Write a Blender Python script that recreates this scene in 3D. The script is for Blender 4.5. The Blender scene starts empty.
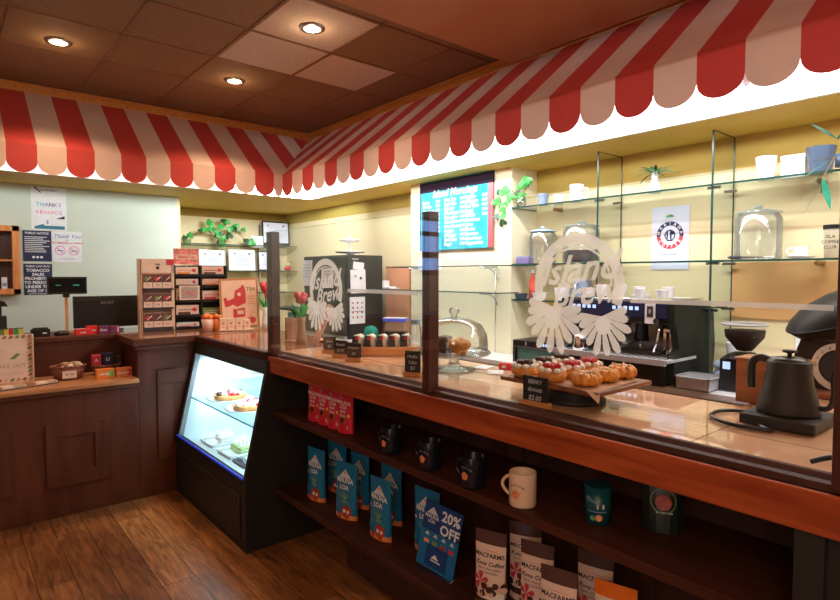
import bpy, math, random
from mathutils import Matrix, Vector
random.seed(7)
PI = math.pi
scene = bpy.context.scene
col = scene.collection
R90 = -PI/2          # built facing local -Y; turned to face the customer side (-X)

# ------------------------------------------------------------------ materials
MATS = {}
def nodes_of(name):
    m = bpy.data.materials.new(name); m.use_nodes = True
    nt = m.node_tree
    return m, nt, nt.nodes, nt.links
def mat(name, c, rough=.5, metal=0., emit=0., ecol=None, var=.06, scale=12., spec=None, bump=0., sub=0., trans=0.):
    if name in MATS: return MATS[name]
    m, nt, N, L = nodes_of(name)
    b = N['Principled BSDF']
    tc = N.new('ShaderNodeTexCoord'); ns = N.new('ShaderNodeTexNoise'); ns.inputs['Scale'].default_value = scale
    ns.inputs['Detail'].default_value = 3
    L.new(tc.outputs['Object'], ns.inputs['Vector'])
    rp = N.new('ShaderNodeValToRGB')
    rp.color_ramp.elements[0].position = .3; rp.color_ramp.elements[1].position = .7
    rp.color_ramp.elements[0].color = tuple(max(0, x*(1-var)) for x in c)+(1,)
    rp.color_ramp.elements[1].color = tuple(min(1, x*(1+var)) for x in c)+(1,)
    L.new(ns.outputs['Fac'], rp.inputs['Fac']); L.new(rp.outputs['Color'], b.inputs['Base Color'])
    b.inputs['Roughness'].default_value = rough; b.inputs['Metallic'].default_value = metal
    if spec is not None: b.inputs['Specular IOR Level'].default_value = spec
    if emit:
        b.inputs['Emission Color'].default_value = tuple(ecol or c)+(1,)
        b.inputs['Emission Strength'].default_value = emit
    if bump:
        bp = N.new('ShaderNodeBump'); bp.inputs['Strength'].default_value = bump; bp.inputs['Distance'].default_value = .01
        L.new(ns.outputs['Fac'], bp.inputs['Height']); L.new(bp.outputs['Normal'], b.inputs['Normal'])
    if trans:
        t = N.new('ShaderNodeBsdfTranslucent'); t.inputs['Color'].default_value = tuple(c)+(1,)
        mx = N.new('ShaderNodeMixShader'); mx.inputs['Fac'].default_value = trans
        L.new(b.outputs[0], mx.inputs[1]); L.new(t.outputs[0], mx.inputs[2])
        L.new(mx.outputs[0], N['Material Output'].inputs['Surface'])
    MATS[name] = m
    return m
def wood(name, c1, c2, rough=.35, axis='Y', scale=3., stretch=14., spec=.5):
    if name in MATS: return MATS[name]
    m, nt, N, L = nodes_of(name)
    b = N['Principled BSDF']
    tc = N.new('ShaderNodeTexCoord'); mp = N.new('ShaderNodeMapping')
    s = [stretch]*3; s['XYZ'.index(axis)] = 1.
    mp.inputs['Scale'].default_value = s
    L.new(tc.outputs['Object'], mp.inputs['Vector'])
    ns = N.new('ShaderNodeTexNoise'); ns.inputs['Scale'].default_value = scale; ns.inputs['Detail'].default_value = 6
    ns.inputs['Distortion'].default_value = .6
    L.new(mp.outputs[0], ns.inputs['Vector'])
    rp = N.new('ShaderNodeValToRGB')
    rp.color_ramp.elements[0].position = .32; rp.color_ramp.elements[1].position = .7
    rp.color_ramp.elements[0].color = tuple(c1)+(1,); rp.color_ramp.elements[1].color = tuple(c2)+(1,)
    L.new(ns.outputs['Fac'], rp.inputs['Fac']); L.new(rp.outputs['Color'], b.inputs['Base Color'])
    b.inputs['Roughness'].default_value = rough; b.inputs['Specular IOR Level'].default_value = spec
    MATS[name] = m
    return m
def glass(name, tint=(1,1,1), refl=.10, opacity=0.0, ocol=(.8,.85,.85), k=.4, glow=0.):
    if name in MATS: return MATS[name]
    m, nt, N, L = nodes_of(name)
    N.remove(N['Principled BSDF'])
    tr = N.new('ShaderNodeBsdfTransparent'); tr.inputs['Color'].default_value = tuple(tint)+(1,)
    gl = N.new('ShaderNodeBsdfGlossy'); gl.inputs['Roughness'].default_value = .02
    lw = N.new('ShaderNodeLayerWeight'); lw.inputs['Blend'].default_value = .25
    ma = N.new('ShaderNodeMath'); ma.operation = 'MULTIPLY_ADD'; ma.inputs[1].default_value = k; ma.inputs[2].default_value = refl*.35
    L.new(lw.outputs['Fresnel'], ma.inputs[0])
    ns = N.new('ShaderNodeTexNoise'); ns.inputs['Scale'].default_value = 3
    mx = N.new('ShaderNodeMixShader')
    L.new(ma.outputs[0], mx.inputs['Fac']); L.new(tr.outputs[0], mx.inputs[1]); L.new(gl.outputs[0], mx.inputs[2])
    out = mx
    if opacity:
        df = N.new('ShaderNodeBsdfDiffuse'); df.inputs['Color'].default_value = tuple(ocol)+(1,)
        tl = N.new('ShaderNodeBsdfTranslucent'); tl.inputs['Color'].default_value = tuple(ocol)+(1,)
        m2 = N.new('ShaderNodeMixShader'); m2.inputs['Fac'].default_value = .5
        L.new(df.outputs[0], m2.inputs[1]); L.new(tl.outputs[0], m2.inputs[2])
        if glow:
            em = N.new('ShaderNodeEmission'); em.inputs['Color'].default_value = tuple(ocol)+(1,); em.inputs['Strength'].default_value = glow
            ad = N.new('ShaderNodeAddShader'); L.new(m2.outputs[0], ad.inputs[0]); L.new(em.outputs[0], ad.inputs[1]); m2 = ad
        m3 = N.new('ShaderNodeMixShader'); m3.inputs['Fac'].default_value = opacity
        L.new(mx.outputs[0], m3.inputs[1]); L.new(m2.outputs[0], m3.inputs[2]); out = m3
    L.new(out.outputs[0], N['Material Output'].inputs['Surface'])
    MATS[name] = m
    return m

# ------------------------------------------------------------------ mesh builder
_txt = {}
def text_geo(s, size, shear=0., bold=0., align='CENTER', spacing=1.):
    k = (s, shear, bold, align, spacing)
    if k not in _txt:
        cu = bpy.data.curves.new('t', 'FONT'); cu.body = s; cu.size = 1.; cu.align_x = align; cu.align_y = 'CENTER'
        cu.resolution_u = 2; cu.shear = shear; cu.offset = bold; cu.space_character = spacing
        o = bpy.data.objects.new('t', cu); col.objects.link(o)
        dg = bpy.context.evaluated_depsgraph_get(); me = o.evaluated_get(dg).to_mesh()
        _txt[k] = ([tuple(v.co) for v in me.vertices], [tuple(p.vertices) for p in me.polygons])
        o.evaluated_get(dg).to_mesh_clear(); bpy.data.objects.remove(o); bpy.data.curves.remove(cu)
    vs, fs = _txt[k]
    return [(x*size, y*size) for x, y, z in vs], fs

class MB:
    def __init__(s): s.v = []; s.f = []; s.mi = []; s.sm = []; s.ms = []; s.M = Matrix.Identity(4); s.warp = None
    def at(s, x=0, y=0, z=0, rz=0, rx=0, ry=0, sc=1):
        s.M = Matrix.Translation((x, y, z)) @ Matrix.Rotation(rz, 4, 'Z') @ Matrix.Rotation(rx, 4, 'X') @ Matrix.Rotation(ry, 4, 'Y') @ Matrix.Scale(sc, 4)
        return s
    def add(s, vs, fs, m, smooth=False):
        n = len(s.v)
        if m not in s.ms: s.ms.append(m)
        k = s.ms.index(m)
        for v in vs:
            if s.warp: v = s.warp(*v)
            s.v.append(tuple(s.M @ Vector(v)))
        for f in fs:
            s.f.append([n+i for i in f]); s.mi.append(k); s.sm.append(smooth)
        return s
    def box(s, x0, x1, y0, y1, z0, z1, m):
        vs = [(x, y, z) for z in (z0, z1) for y in (y0, y1) for x in (x0, x1)]
        return s.add(vs, [(0,2,3,1),(4,5,7,6),(0,1,5,4),(1,3,7,5),(3,2,6,7),(2,0,4,6)], m)
    def poly(s, pts, m): return s.add(pts, [tuple(range(len(pts)))], m)
    def prism(s, pts, a, b, m, axis='Y', smooth=False):
        """2-D outline swept between a and b on an axis; outline is in the other two axes, in order"""
        def P(p, t): return {'Y': (p[0], t, p[1]), 'Z': (p[0], p[1], t), 'X': (t, p[0], p[1])}[axis]
        n = len(pts); vs = [P(p, a) for p in pts]+[P(p, b) for p in pts]
        s.add(vs, [(i, (i+1) % n, n+(i+1) % n, n+i) for i in range(n)], m, smooth)
        s.add([P(p, a) for p in pts], [tuple(range(n))[::-1]], m); s.add([P(p, b) for p in pts], [tuple(range(n))], m)
        return s
    def lathe(s, prof, m, n=28, cx=0, cy=0, cz=0, smooth=True, axis='Z', sx=1., sy=1.):
        vs = []; fs = []
        for r, z in prof:
            for i in range(n):
                a = 2*PI*i/n
                p = (r*math.cos(a)*sx, r*math.sin(a)*sy, z)
                if axis == 'Y': p = (p[0], p[2], p[1])
                if axis == 'X': p = (p[2], p[0], p[1])
                vs.append((cx+p[0], cy+p[1], cz+p[2]))
        for j in range(len(prof)-1):
            for i in range(n):
                fs.append((j*n+i, j*n+(i+1) % n, (j+1)*n+(i+1) % n, (j+1)*n+i))
        return s.add(vs, fs, m, smooth)
    def cyl(s, r, z0, z1, m, cx=0, cy=0, n=24, r1=None, axis='Z', cz=0):
        r1 = r if r1 is None else r1
        return s.lathe([(0.0001, z0), (r, z0), (r, z0), (r1, z1), (r1, z1), (0.0001, z1)], m, n, cx, cy, cz, True, axis)
    def tube(s, pts, r, m, n=8, closed=False, r_end=None):
        vs = []; fs = []; P = [Vector(p) for p in pts]; K = len(P)
        up = Vector((0, 0, 1)); last = None
        for i, p in enumerate(P):
            d = (P[min(i+1, K-1)]-P[max(i-1, 0)])
            if closed: d = P[(i+1) % K]-P[i-1]
            d.normalize()
            u = d.cross(up)
            if last is not None: u = last-d*last.dot(d)
            if u.length < 1e-3: u = d.cross(Vector((1, 0, 0)))
            u.normalize(); last = u.copy(); w = u.cross(d)
            rr = r if r_end is None else r+(r_end-r)*i/(K-1)
            for k in range(n):
                a = 2*PI*k/n; vs.append(tuple(p+u*rr*math.cos(a)+w*rr*math.sin(a)))
        for j in range(K if closed else K-1):
            for k in range(n):
                a, b = j*n, ((j+1) % K)*n
                fs.append((a+k, a+(k+1) % n, b+(k+1) % n, b+k))
        if not closed: fs += [tuple(range(n))[::-1], tuple(range((K-1)*n, K*n))]
        return s.add(vs, fs, m, True)
    def ball(s, c, r, m, nu=14, nv=9, noise=0., seed=0):
        rx, ry, rz = (r, r, r) if not isinstance(r, tuple) else r
        rnd = random.Random(seed); vs = []; fs = []
        for j in range(nv+1):
            t = PI*j/nv
            for i in range(nu):
                a = 2*PI*i/nu; k = 1+noise*(rnd.random()*2-1)
                vs.append((c[0]+rx*k*math.sin(t)*math.cos(a), c[1]+ry*k*math.sin(t)*math.sin(a), c[2]-rz*k*math.cos(t)))
        for j in range(nv):
            for i in range(nu): fs.append((j*nu+i, j*nu+(i+1) % nu, (j+1)*nu+(i+1) % nu, (j+1)*nu+i))
        return s.add(vs, fs, m, True)
    # flat artwork on a front face (local x right, z up, y = depth of the plane, facing -y)
    def rect(s, x0, x1, z0, z1, m, y=0., n=1):
        for i in range(n):
            for j in range(n):
                a, b = x0+(x1-x0)*i/n, x0+(x1-x0)*(i+1)/n; c, d = z0+(z1-z0)*j/n, z0+(z1-z0)*(j+1)/n
                s.add([(a, y, c), (b, y, c), (b, y, d), (a, y, d)], [(0, 1, 2, 3)], m)
        return s
    def shape(s, pts, m, y=0.): return s.add([(x, y, z) for x, z in pts], [tuple(range(len(pts)))], m)
    def disc(s, x, z, r, m, y=0., n=20, rz=None):
        rz = rz or r
        return s.shape([(x+r*math.cos(2*PI*i/n), z+rz*math.sin(2*PI*i/n)) for i in range(n)], m, y)
    def ring(s, x, z, r0, r1, m, y=0., n=32, a0=0., a1=2*PI, sz=1.):
        vs = []; fs = []
        for i in range(n+1):
            a = a0+(a1-a0)*i/n
            vs += [(x+r0*math.cos(a), y, z+r0*sz*math.sin(a)), (x+r1*math.cos(a), y, z+r1*sz*math.sin(a))]
        for i in range(n): fs.append((2*i, 2*i+1, 2*i+3, 2*i+2))
        return s.add(vs, fs, m)
    def text(s, t, x, z, size, m, y=0., shear=0., bold=0., align='CENTER', rot=0., spacing=1., sx=1.):
        vs, fs = text_geo(t, size, shear, bold, align, spacing)
        c, sn = math.cos(rot), math.sin(rot)
        return s.add([(x+(a*sx*c-b*sn), y, z+(a*sx*sn+b*c)) for a, b in vs], fs, m)
    def build(s, name, parent=None, loc=(0,0,0), rz=0, bevel=0., sub=0):
        me = bpy.data.meshes.new(name); me.from_pydata(s.v, [], s.f)
        for m in s.ms: me.materials.append(m)
        me.polygons.foreach_set('material_index', s.mi); me.polygons.foreach_set('use_smooth', s.sm); me.update()
        o = bpy.data.objects.new(name, me); col.objects.link(o); o.location = loc; o.rotation_euler = (0, 0, rz)
        if parent: o.parent = parent
        if bevel:
            bv = o.modifiers.new('bevel', 'BEVEL'); bv.width = bevel; bv.segments = 2; bv.limit_method = 'ANGLE'; bv.angle_limit = .9
        if sub:
            sd = o.modifiers.new('sub', 'SUBSURF'); sd.levels = sub; sd.render_levels = sub
        return o
def curvy(P, n=5):
    """Catmull-Rom points through P"""
    P = [Vector(p) for p in P]; out = []
    for i in range(len(P)-1):
        a, b, c, d = P[max(i-1, 0)], P[i], P[i+1], P[min(i+2, len(P)-1)]
        for k in range(n):
            t = k/n; out.append(tuple(.5*((2*b)+(c-a)*t+(2*a-5*b+4*c-d)*t*t+(3*b-a-3*c+d)*t**3)))
    return out+[tuple(P[-1])]
def tag(o, label, cat, group=None):
    o['label'] = label; o['category'] = cat
    if group: o['group'] = group
    return o
def thing(name, label, cat, loc=(0,0,0), rz=0, group=None):
    o = bpy.data.objects.new(name, None); o.empty_display_size = .05
    col.objects.link(o); o.location = loc; o.rotation_euler = (0, 0, rz)
    return tag(o, label, cat, group)
def struct(o): o['kind'] = 'structure'; return o
def dup(root, loc, rz, label, group=None):
    r = root.copy(); col.objects.link(r); r.location = loc; r.rotation_euler = (0, 0, rz); r['label'] = label
    if group: r['group'] = group
    for ch in list(root.children):
        c = ch.copy(); col.objects.link(c); c.parent = r
        for g in ch.children:
            d = g.copy(); col.objects.link(d); d.parent = c
    return r

# palette
W_TRIM = wood('orange stained trim', (.62,.25,.06), (.80,.38,.11), .4, 'Y')
W_BAR = wood('red brown bar board', (.26,.040,.012), (.50,.105,.030), .28, 'Y', 2.5, 10)
W_DARK = wood('dark brown stain', (.045,.013,.008), (.08,.024,.013), .6, 'X', 2., 8)
W_DARKV = wood('dark brown panel', (.078,.019,.008), (.120,.033,.014), .45, 'Z', 2., 8, spec=.35)
W_DARKY = wood('dark shelf wood', (.045,.013,.008), (.09,.027,.015), .5, 'Y', 2., 8, spec=.2)
W_MID = wood('mid brown wood', (.30,.11,.04), (.45,.18,.07), .4, 'X', 3., 10)
W_BOARD = wood('acacia board', (.20,.07,.03), (.34,.13,.05), .4, 'X', 3., 10)
W_TRAY = wood('orange bamboo tray', (.62,.26,.09), (.78,.36,.14), .35, 'X', 3., 8)
W_LIGHT = wood('light counter edge wood', (.42,.17,.07), (.60,.28,.12), .35, 'X', 2., 8)
BLACK = mat('black plastic', (.012,.012,.013), .35)
MBLACK = mat('matt black', (.018,.017,.016), .55)
GLOSSB = mat('gloss black', (.01,.008,.008), .42, spec=.12)
STEEL = mat('brushed steel', (.55,.56,.58), .28, 1.)
SATIN = mat('satin steel', (.72,.74,.78), .32, .45)
CHROME = mat('chrome', (.8,.8,.82), .1, 1.)
WHITE = mat('white paper', (.82,.84,.88), .6)
WCER = mat('white ceramic', (.85,.86,.88), .2)
CREAM = mat('cream ceramic', (.80,.58,.42), .35)
INK = mat('dark ink', (.03,.03,.05), .6)
NAVY = mat('navy sign', (.012,.02,.09), .45)
PANE = glass('clear pane', (.992,.998,.996), .05, k=.16)
SHELFG = glass('shelf glass', (.93,.975,.96), .10, k=.3)
GEDGE = mat('green glass edge', (.015,.06,.05), .2)
JARG = glass('jar glass', (.95,.98,.98), .30, .10, k=.8)
FROST = glass('frosted vinyl', (.9,.9,.9), .05, .66, (.84,.80,.74), k=.1, glow=.22)  # slight emission stands in for light falling on the vinyl
FROST2 = glass('thin frosted band', (.95,.95,.95), .05, .45, (.74,.72,.70), k=.1, glow=.08)  # faint emission here too, in place of light on the band
# ------------------------------------------------------------------ room shell
CZ, XF, YF, XW, YB, YG, SZ = 3.004, 3.06, 5.48, 3.6, 7.1, 6.2, 2.31
def floor_mat():
    m, nt, N, L = nodes_of('vinyl plank floor'); b = N['Principled BSDF']
    tc = N.new('ShaderNodeTexCoord'); mp = N.new('ShaderNodeMapping'); mp.inputs['Rotation'].default_value = (0, 0, PI/2)
    L.new(tc.outputs['Object'], mp.inputs['Vector'])
    br = N.new('ShaderNodeTexBrick'); br.offset = .37
    br.inputs['Color1'].default_value = (.36,.13,.042,1); br.inputs['Color2'].default_value = (.62,.27,.092,1); br.inputs['Mortar'].default_value = (.05,.02,.01,1)
    br.inputs['Scale'].default_value = 1.; br.inputs['Brick Width'].default_value = .95; br.inputs['Row Height'].default_value = .155
    br.inputs['Mortar Size'].default_value = .002; br.inputs['Bias'].default_value = -.1
    L.new(mp.outputs[0], br.inputs['Vector'])
    m2 = N.new('ShaderNodeMapping'); m2.inputs['Scale'].default_value = (14, 1.6, 1)
    L.new(tc.outputs['Object'], m2.inputs['Vector'])
    ns = N.new('ShaderNodeTexNoise'); ns.inputs['Scale'].default_value = 2.6; ns.inputs['Detail'].default_value = 8; ns.inputs['Roughness'].default_value = .65; ns.inputs['Distortion'].default_value = .9
    L.new(m2.outputs[0], ns.inputs['Vector'])
    rp = N.new('ShaderNodeValToRGB'); rp.color_ramp.elements[0].position = .33; rp.color_ramp.elements[1].position = .68
    rp.color_ramp.elements[0].color = (.28,.22,.2,1); rp.color_ramp.elements[1].color = (1.25,1.2,1.15,1)
    L.new(ns.outputs['Fac'], rp.inputs['Fac'])
    n3 = N.new('ShaderNodeTexNoise'); n3.inputs['Scale'].default_value = 2.3; n3.inputs['Detail'].default_value = 3
    L.new(tc.outputs['Object'], n3.inputs['Vector'])
    r3 = N.new('ShaderNodeValToRGB'); r3.color_ramp.elements[0].position = .3; r3.color_ramp.elements[1].position = .65
    r3.color_ramp.elements[0].color = (.55,.5,.48,1); r3.color_ramp.elements[1].color = (1,1,1,1)
    L.new(n3.outputs['Fac'], r3.inputs['Fac'])
    a = N.new('ShaderNodeMixRGB'); a.blend_type = 'MULTIPLY'; a.inputs[0].default_value = .85
    L.new(br.outputs['Color'], a.inputs[1]); L.new(rp.outputs['Color'], a.inputs[2])
    c = N.new('ShaderNodeMixRGB'); c.blend_type = 'MULTIPLY'; c.inputs[0].default_value = 1.
    L.new(a.outputs[0], c.inputs[1]); L.new(r3.outputs['Color'], c.inputs[2])
    L.new(c.outputs[0], b.inputs['Base Color']); b.inputs['Roughness'].default_value = .36
    return m
def tile_counter_mat():
    m, nt, N, L = nodes_of('peach counter tile'); b = N['Principled BSDF']
    tc = N.new('ShaderNodeTexCoord'); mp = N.new('ShaderNodeMapping'); mp.inputs['Location'].default_value = (.15, -.665, 0)
    L.new(tc.outputs['Object'], mp.inputs['Vector'])
    br = N.new('ShaderNodeTexBrick'); br.offset = 0.
    br.inputs['Color1'].default_value = (.80,.50,.32,1); br.inputs['Color2'].default_value = (.84,.55,.37,1); br.inputs['Mortar'].default_value = (.36,.17,.08,1)
    br.inputs['Scale'].default_value = 1.; br.inputs['Brick Width'].default_value = .60; br.inputs['Row Height'].default_value = .60; br.inputs['Mortar Size'].default_value = .0028
    L.new(mp.outputs[0], br.inputs['Vector'])
    ns = N.new('ShaderNodeTexNoise'); ns.inputs['Scale'].default_value = 7; ns.inputs['Detail'].default_value = 5
    L.new(tc.outputs['Object'], ns.inputs['Vector'])
    rp = N.new('ShaderNodeValToRGB'); rp.color_ramp.elements[0].position = .35; rp.color_ramp.elements[1].position = .65
    rp.color_ramp.elements[0].color = (.8,.72,.66,1); rp.color_ramp.elements[1].color = (1.08,1.05,1,1)
    L.new(ns.outputs['Fac'], rp.inputs['Fac'])
    a = N.new('ShaderNodeMixRGB'); a.blend_type = 'MULTIPLY'; a.inputs[0].default_value = .8
    L.new(br.outputs['Color'], a.inputs[1]); L.new(rp.outputs['Color'], a.inputs[2])
    L.new(a.outputs[0], b.inputs['Base Color']); b.inputs['Roughness'].default_value = .03; b.inputs['Specular IOR Level'].default_value = 1.0
    return m
TILE = tile_counter_mat()
YEL = mat('yellow wall paint', (.82,.70,.42), .7, var=.03, scale=2.)
YELS = mat('yellow soffit paint', (.68,.46,.08), .7, var=.05, scale=3.)
MINT = mat('pale mint wall paint', (.60,.68,.58), .7, var=.03, scale=2.)
CRM = mat('cream pillar paint', (.84,.78,.58), .6, var=.02, scale=2.)
FASC = mat('white fascia', (.88,.88,.84), .6, var=.02)
DIM = mat('warm back wall', (.40,.24,.15), .8)
CT1 = mat('brown ceiling tile', (.32,.205,.120), .85, var=.16, scale=60.)
CT2 = mat('pale ceiling tile', (.76,.66,.60), .85, var=.10, scale=60.)
TBAR = mat('brown ceiling grid', (.30,.17,.09), .6)
BULK = mat('bulkhead paint', (.55,.27,.14), .7, var=.04, scale=3.)

def sb(name, dims, m):
    b = MB(); b.box(*dims, m); return struct(b.build(name))
sb('floor', (-3.4, 3.7, -2, 7.2, -.05, 0), floor_mat())
sb('wall_right', (XW, XW+.1, -2, YB+.1, 0, CZ), YEL)
sb('wall_back', (1.9, XW, YB, YB+.1, 0, CZ), YEL)
b = MB(); b.box(-3.4, 1.9, YG, YG+.12, 0, CZ, MINT); b.box(1.90, 1.93, YG, YB, 0, CZ, YEL); struct(b.build('wall_left'))
sb('wall_west', (-3.5, -3.4, -2, YG+.12, 0, CZ), DIM)
sb('wall_south', (-3.4, 3.6, -2.1, -2, 0, CZ), DIM)
sb('pillar', (3.3, XW, 2.86, 4.06, 0, SZ), CRM)
# ceiling of drop-in tiles
TS = .577; X0 = .914; Y0 = 2.822
b = MB()
for i in range(-8, 6):
    for j in range(-9, 8):
        x0, y0 = X0+i*TS, Y0+j*TS
        x1, y1 = min(x0+TS, 3.7), min(y0+TS, 7.2); x0 = max(x0, -3.4); y0 = max(y0, -2)
        if x1-x0 < .02 or y1-y0 < .02: continue
        m = CT2 if (i, j) in ((1, 0), (1, 1), (2, 1)) else CT1
        b.box(x0+.004, x1-.004, y0+.004, y1-.004, CZ, CZ+.02, m)
b.box(-3.4, 3.7, -2, 7.2, CZ+.03, CZ+.08, CT1)
struct(b.build('ceiling'))
b = MB()
for i in range(-7, 5): b.box(X0+i*TS-.010, X0+i*TS+.010, -2, 7.2, CZ-.006, CZ+.001, TBAR)
for j in range(-8, 8): b.box(-3.4, 3.7, Y0+j*TS-.010, Y0+j*TS+.010, CZ-.006, CZ+.001, TBAR)
struct(b.build('trim_1'))
# fascia + soffit (L shaped, above the back bench and above the back wall)
b = MB(); b.box(XF, XF+.03, -2, YF+.03, SZ, CZ, FASC); b.box(-3.4, XF, YF, YF+.03, SZ, CZ, FASC); struct(b.build('trim_2'))
b = MB(); b.box(XF+.03, XW, -2, YB, SZ, SZ+.03, YELS); b.box(-3.4, 1.9, YF+.03, YG, SZ, SZ+.03, YELS); b.box(1.9, XF+.03, YF+.03, YB, SZ, SZ+.03, YELS); struct(b.build('trim_3'))
# orange wooden cornice above the awnings
b = MB(); b.box(XF-.03, XF, -2, YF, CZ-.075, CZ-.006, W_TRIM); b.box(-3.4, XF-.03, YF-.03, YF, CZ-.075, CZ-.006, W_TRIM)
b.box(XF-.045, XF-.03, -2, YF-.03, CZ-.022, CZ-.006, W_TRIM); b.box(-3.4, XF-.045, YF-.045, YF-.03, CZ-.022, CZ-.006, W_TRIM)
struct(b.build('trim_4', bevel=.004))
sb('trim_5', (-3.4, 2.83, -2, 2.47, 2.85, CZ-.006), BULK)      # dropped bulkhead
TANSHADE = mat('warm tan painted shade', (.74,.42,.17), .6, var=.08, scale=5.)  # added board coloured as the wall's shade below the middle glass shelf
sb('shade_board_1', (XW-.012, XW, -.6, 1.40, 1.25, 1.575), TANSHADE)
b = MB(); b.prism([(2.86, 1.31), (2.15, 1.31), (2.15, 1.02), (2.72, 1.02)], XW-.012, XW, mat('golden painted shade', (.62,.36,.06), .6, var=.1), axis='X'); struct(b.build('shade_board_2'))  # added board painted as wall shade beneath the lowest glass shelf
# a window in the room's far left wall, seen only as a reflection in the glass screen
SKY = mat('window daylight', (.25,.5,1.), .5, emit=3.2, ecol=(.22,.45,1.))
b = MB(); b.box(-3.35, -2.30, YG-.03, YG, 1.50, 2.30, W_DARK)
wf = struct(b.build('window_1'))
for a, c in ((1.57, 1.74), (1.83, 2.05), (2.12, 2.27)):
    p = MB(); p.box(-2.84, -2.40, YG-.036, YG-.03, a, c, SKY); p.build('pane', wf)

p = MB(); p.box(-3.32, -2.98, YG-.036, YG-.03, 1.72, 2.22, mat('pink white glow', (.9,.75,.8), .6, emit=1.1)); p.build('glow_panel', wf)  # added glowing panel, gives the pinkish reflection in the glass screen
MUST = mat('mustard soffit shade', (.50,.38,.085), .7, var=.04, scale=3.)  # darker band puts the soffit's shade into the wall colour
b = MB(); b.box(XW-.004, XW, -2, 2.86, 2.125, SZ, MUST); b.box(XW-.004, XW, 4.06, YB, 2.18, SZ, MUST); b.box(1.93, XW, YB-.004, YB, 2.215, SZ, mat('deep mustard soffit shade', (.34,.21,.025), .7, var=.04)); struct(b.build('soffit_shade_bands'))  # deeper tone paints the soffit shade on the back room wall
# ------------------------------------------------------------------ awnings
RED = mat('red awning vinyl', (.60,.065,.060), .45, var=.03, trans=.05)
PNK = mat('faded cream awning vinyl', (.80,.57,.50), .45, var=.03, trans=.05)
VX, VY, TZ, VZ, TIP = 2.39, 4.78, 2.93, 2.405, 2.205
def canopy(side, start, w, nmin, nmax):
    b = MB(); v = MB()
    dx, dy = XF-.03-VX, YF-.03-VY
    for n in range(nmin, nmax):
        a, c = start-w*(n+1), start-w*n          # along position (low, high)
        m = RED if n % 2 == 0 else PNK
        cor = VY if side == 'R' else VX
        lim = YF-.03 if side == 'R' else XF-.03
        depth, other = (dx, dy) if side == 'R' else (dy, dx)
        # clipped quad in (along, up-slope s 0..1), hip: along-cor <= s*other
        poly = []
        s0 = lambda t: max(0, (t-cor)/other)
        a2, c2 = min(a, lim), min(c, lim)
        if s0(a2) >= 1: continue
        pts = [(a2, s0(a2))]
        if a2 < cor < c2: pts.append((cor, 0))
        pts += [(c2, s0(c2)), (c2, 1), (a2, 1)]
        out = []
        for t, s in pts:
            z = VZ+(TZ-VZ)*s
            out.append((VX+s*dx, t, z) if side == 'R' else (t, VY+s*dy, z))
        b.poly(out, m)
        if c <= cor+1e-3 or a < cor:
            c3 = min(c, cor); ww = c3-a; r = ww/2; k = 12
            prof = [(a, VZ), (c3, VZ)]
            zc = TIP+.075
            for q in range(k+1):
                t = PI*q/k; prof.append((a+r+r*math.cos(t), zc-.075*math.sin(t)))
            for off in (0.,):
                v.add([(VX+off, t, z) if side == 'R' else (t, VY+off, z) for t, z in prof], [tuple(range(len(prof)))], m)
    return b, v
def bracket(b, side, t):
    """silver angle arm from the fascia out to the valance"""
    def P(d, t, z): return (XF-d, t, z) if side == 'R' else (t, YF-d, z)
    def bx(d0, d1, t0, t1, z0, z1):
        p, q = P(d0, t0, z0), P(d1, t1, z1)
        b.box(min(p[0], q[0]), max(p[0], q[0]), min(p[1], q[1]), max(p[1], q[1]), min(p[2], q[2]), max(p[2], q[2]), STEEL)
    bx(0, .012, t-.03, t+.03, 2.34, 2.50); bx(0, .57, t-.012, t+.012, 2.425, 2.45); bx(.0, .10, t-.004, t+.004, 2.35, 2.43)
for side, st, w, n0, n1, lab, brs in (
    ('R', 4.78, .1846, -4, 36, 'red and cream striped awning with scalloped edge above the long glass screened counter', (.05, 1.16, 2.40, 3.64, 4.70)),
    ('L', 2.305, .177, -5, 32, 'red and cream striped awning with scalloped edge above the checkout counter and mint wall', (-2.6, -1.2, .0, 1.2))):
    r = thing('striped_awning', lab, 'awning', (0, 0, 0), 0)
    b, v = canopy(side, st, w, n0, n1)
    b.build('canopy', r); v.build('valance', r)
    for t in brs:
        k = MB(); bracket(k, side, t); k.build('bracket', r)
    k = MB(); k.tube([(VX+.012, -1.8, VZ-.005), (VX+.012, VY, VZ-.005)] if side == 'R' else [(-3.3, VY+.012, VZ-.005), (VX, VY+.012, VZ-.005)], .009, STEEL); k.build('front_rail', r)

# ------------------------------------------------------------------ recessed ceiling lights
LAMP = mat('lamp glow', (1,.75,.5), .5, emit=22, ecol=(1,.72,.45))
def downlight(x, y, label, seen=True):
    r = thing('recessed_light', label, 'ceiling light', (x, y, CZ-.006), 0, 'recessed downlights in the tiled ceiling')
    b = MB(); b.lathe([(.050, .004), (.052, -.006), (.072, -.006), (.076, .0)], STEEL, 28); b.build('trim_ring', r)
    b = MB(); b.cyl(.050, -.004, .004, LAMP); b.build('bulb', r)
    ld = bpy.data.lights.new('spot', 'SPOT'); ld.energy = 46; ld.color = (1, .68, .40); ld.spot_size = 2.15; ld.spot_blend = 1.; ld.shadow_soft_size = .05
    lo = bpy.data.objects.new('downlight_beam', ld); col.objects.link(lo); lo.parent = r; lo.location = (0, 0, -.03)
    ld = bpy.data.lights.new('halo', 'POINT'); ld.energy = .9; ld.color = (1, .62, .32); ld.shadow_soft_size = .03
    lo = bpy.data.objects.new('downlight_halo', ld); col.objects.link(lo); lo.parent = r; lo.location = (0, 0, -.09)
downlight(.62, 4.36, 'recessed ceiling light in a brown tile, the one furthest to the left')
downlight(1.77, 3.13, 'recessed ceiling light set in a pale square tile')
downlight(1.78, 4.35, 'recessed ceiling light in a brown tile nearest the awning corner')

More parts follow.
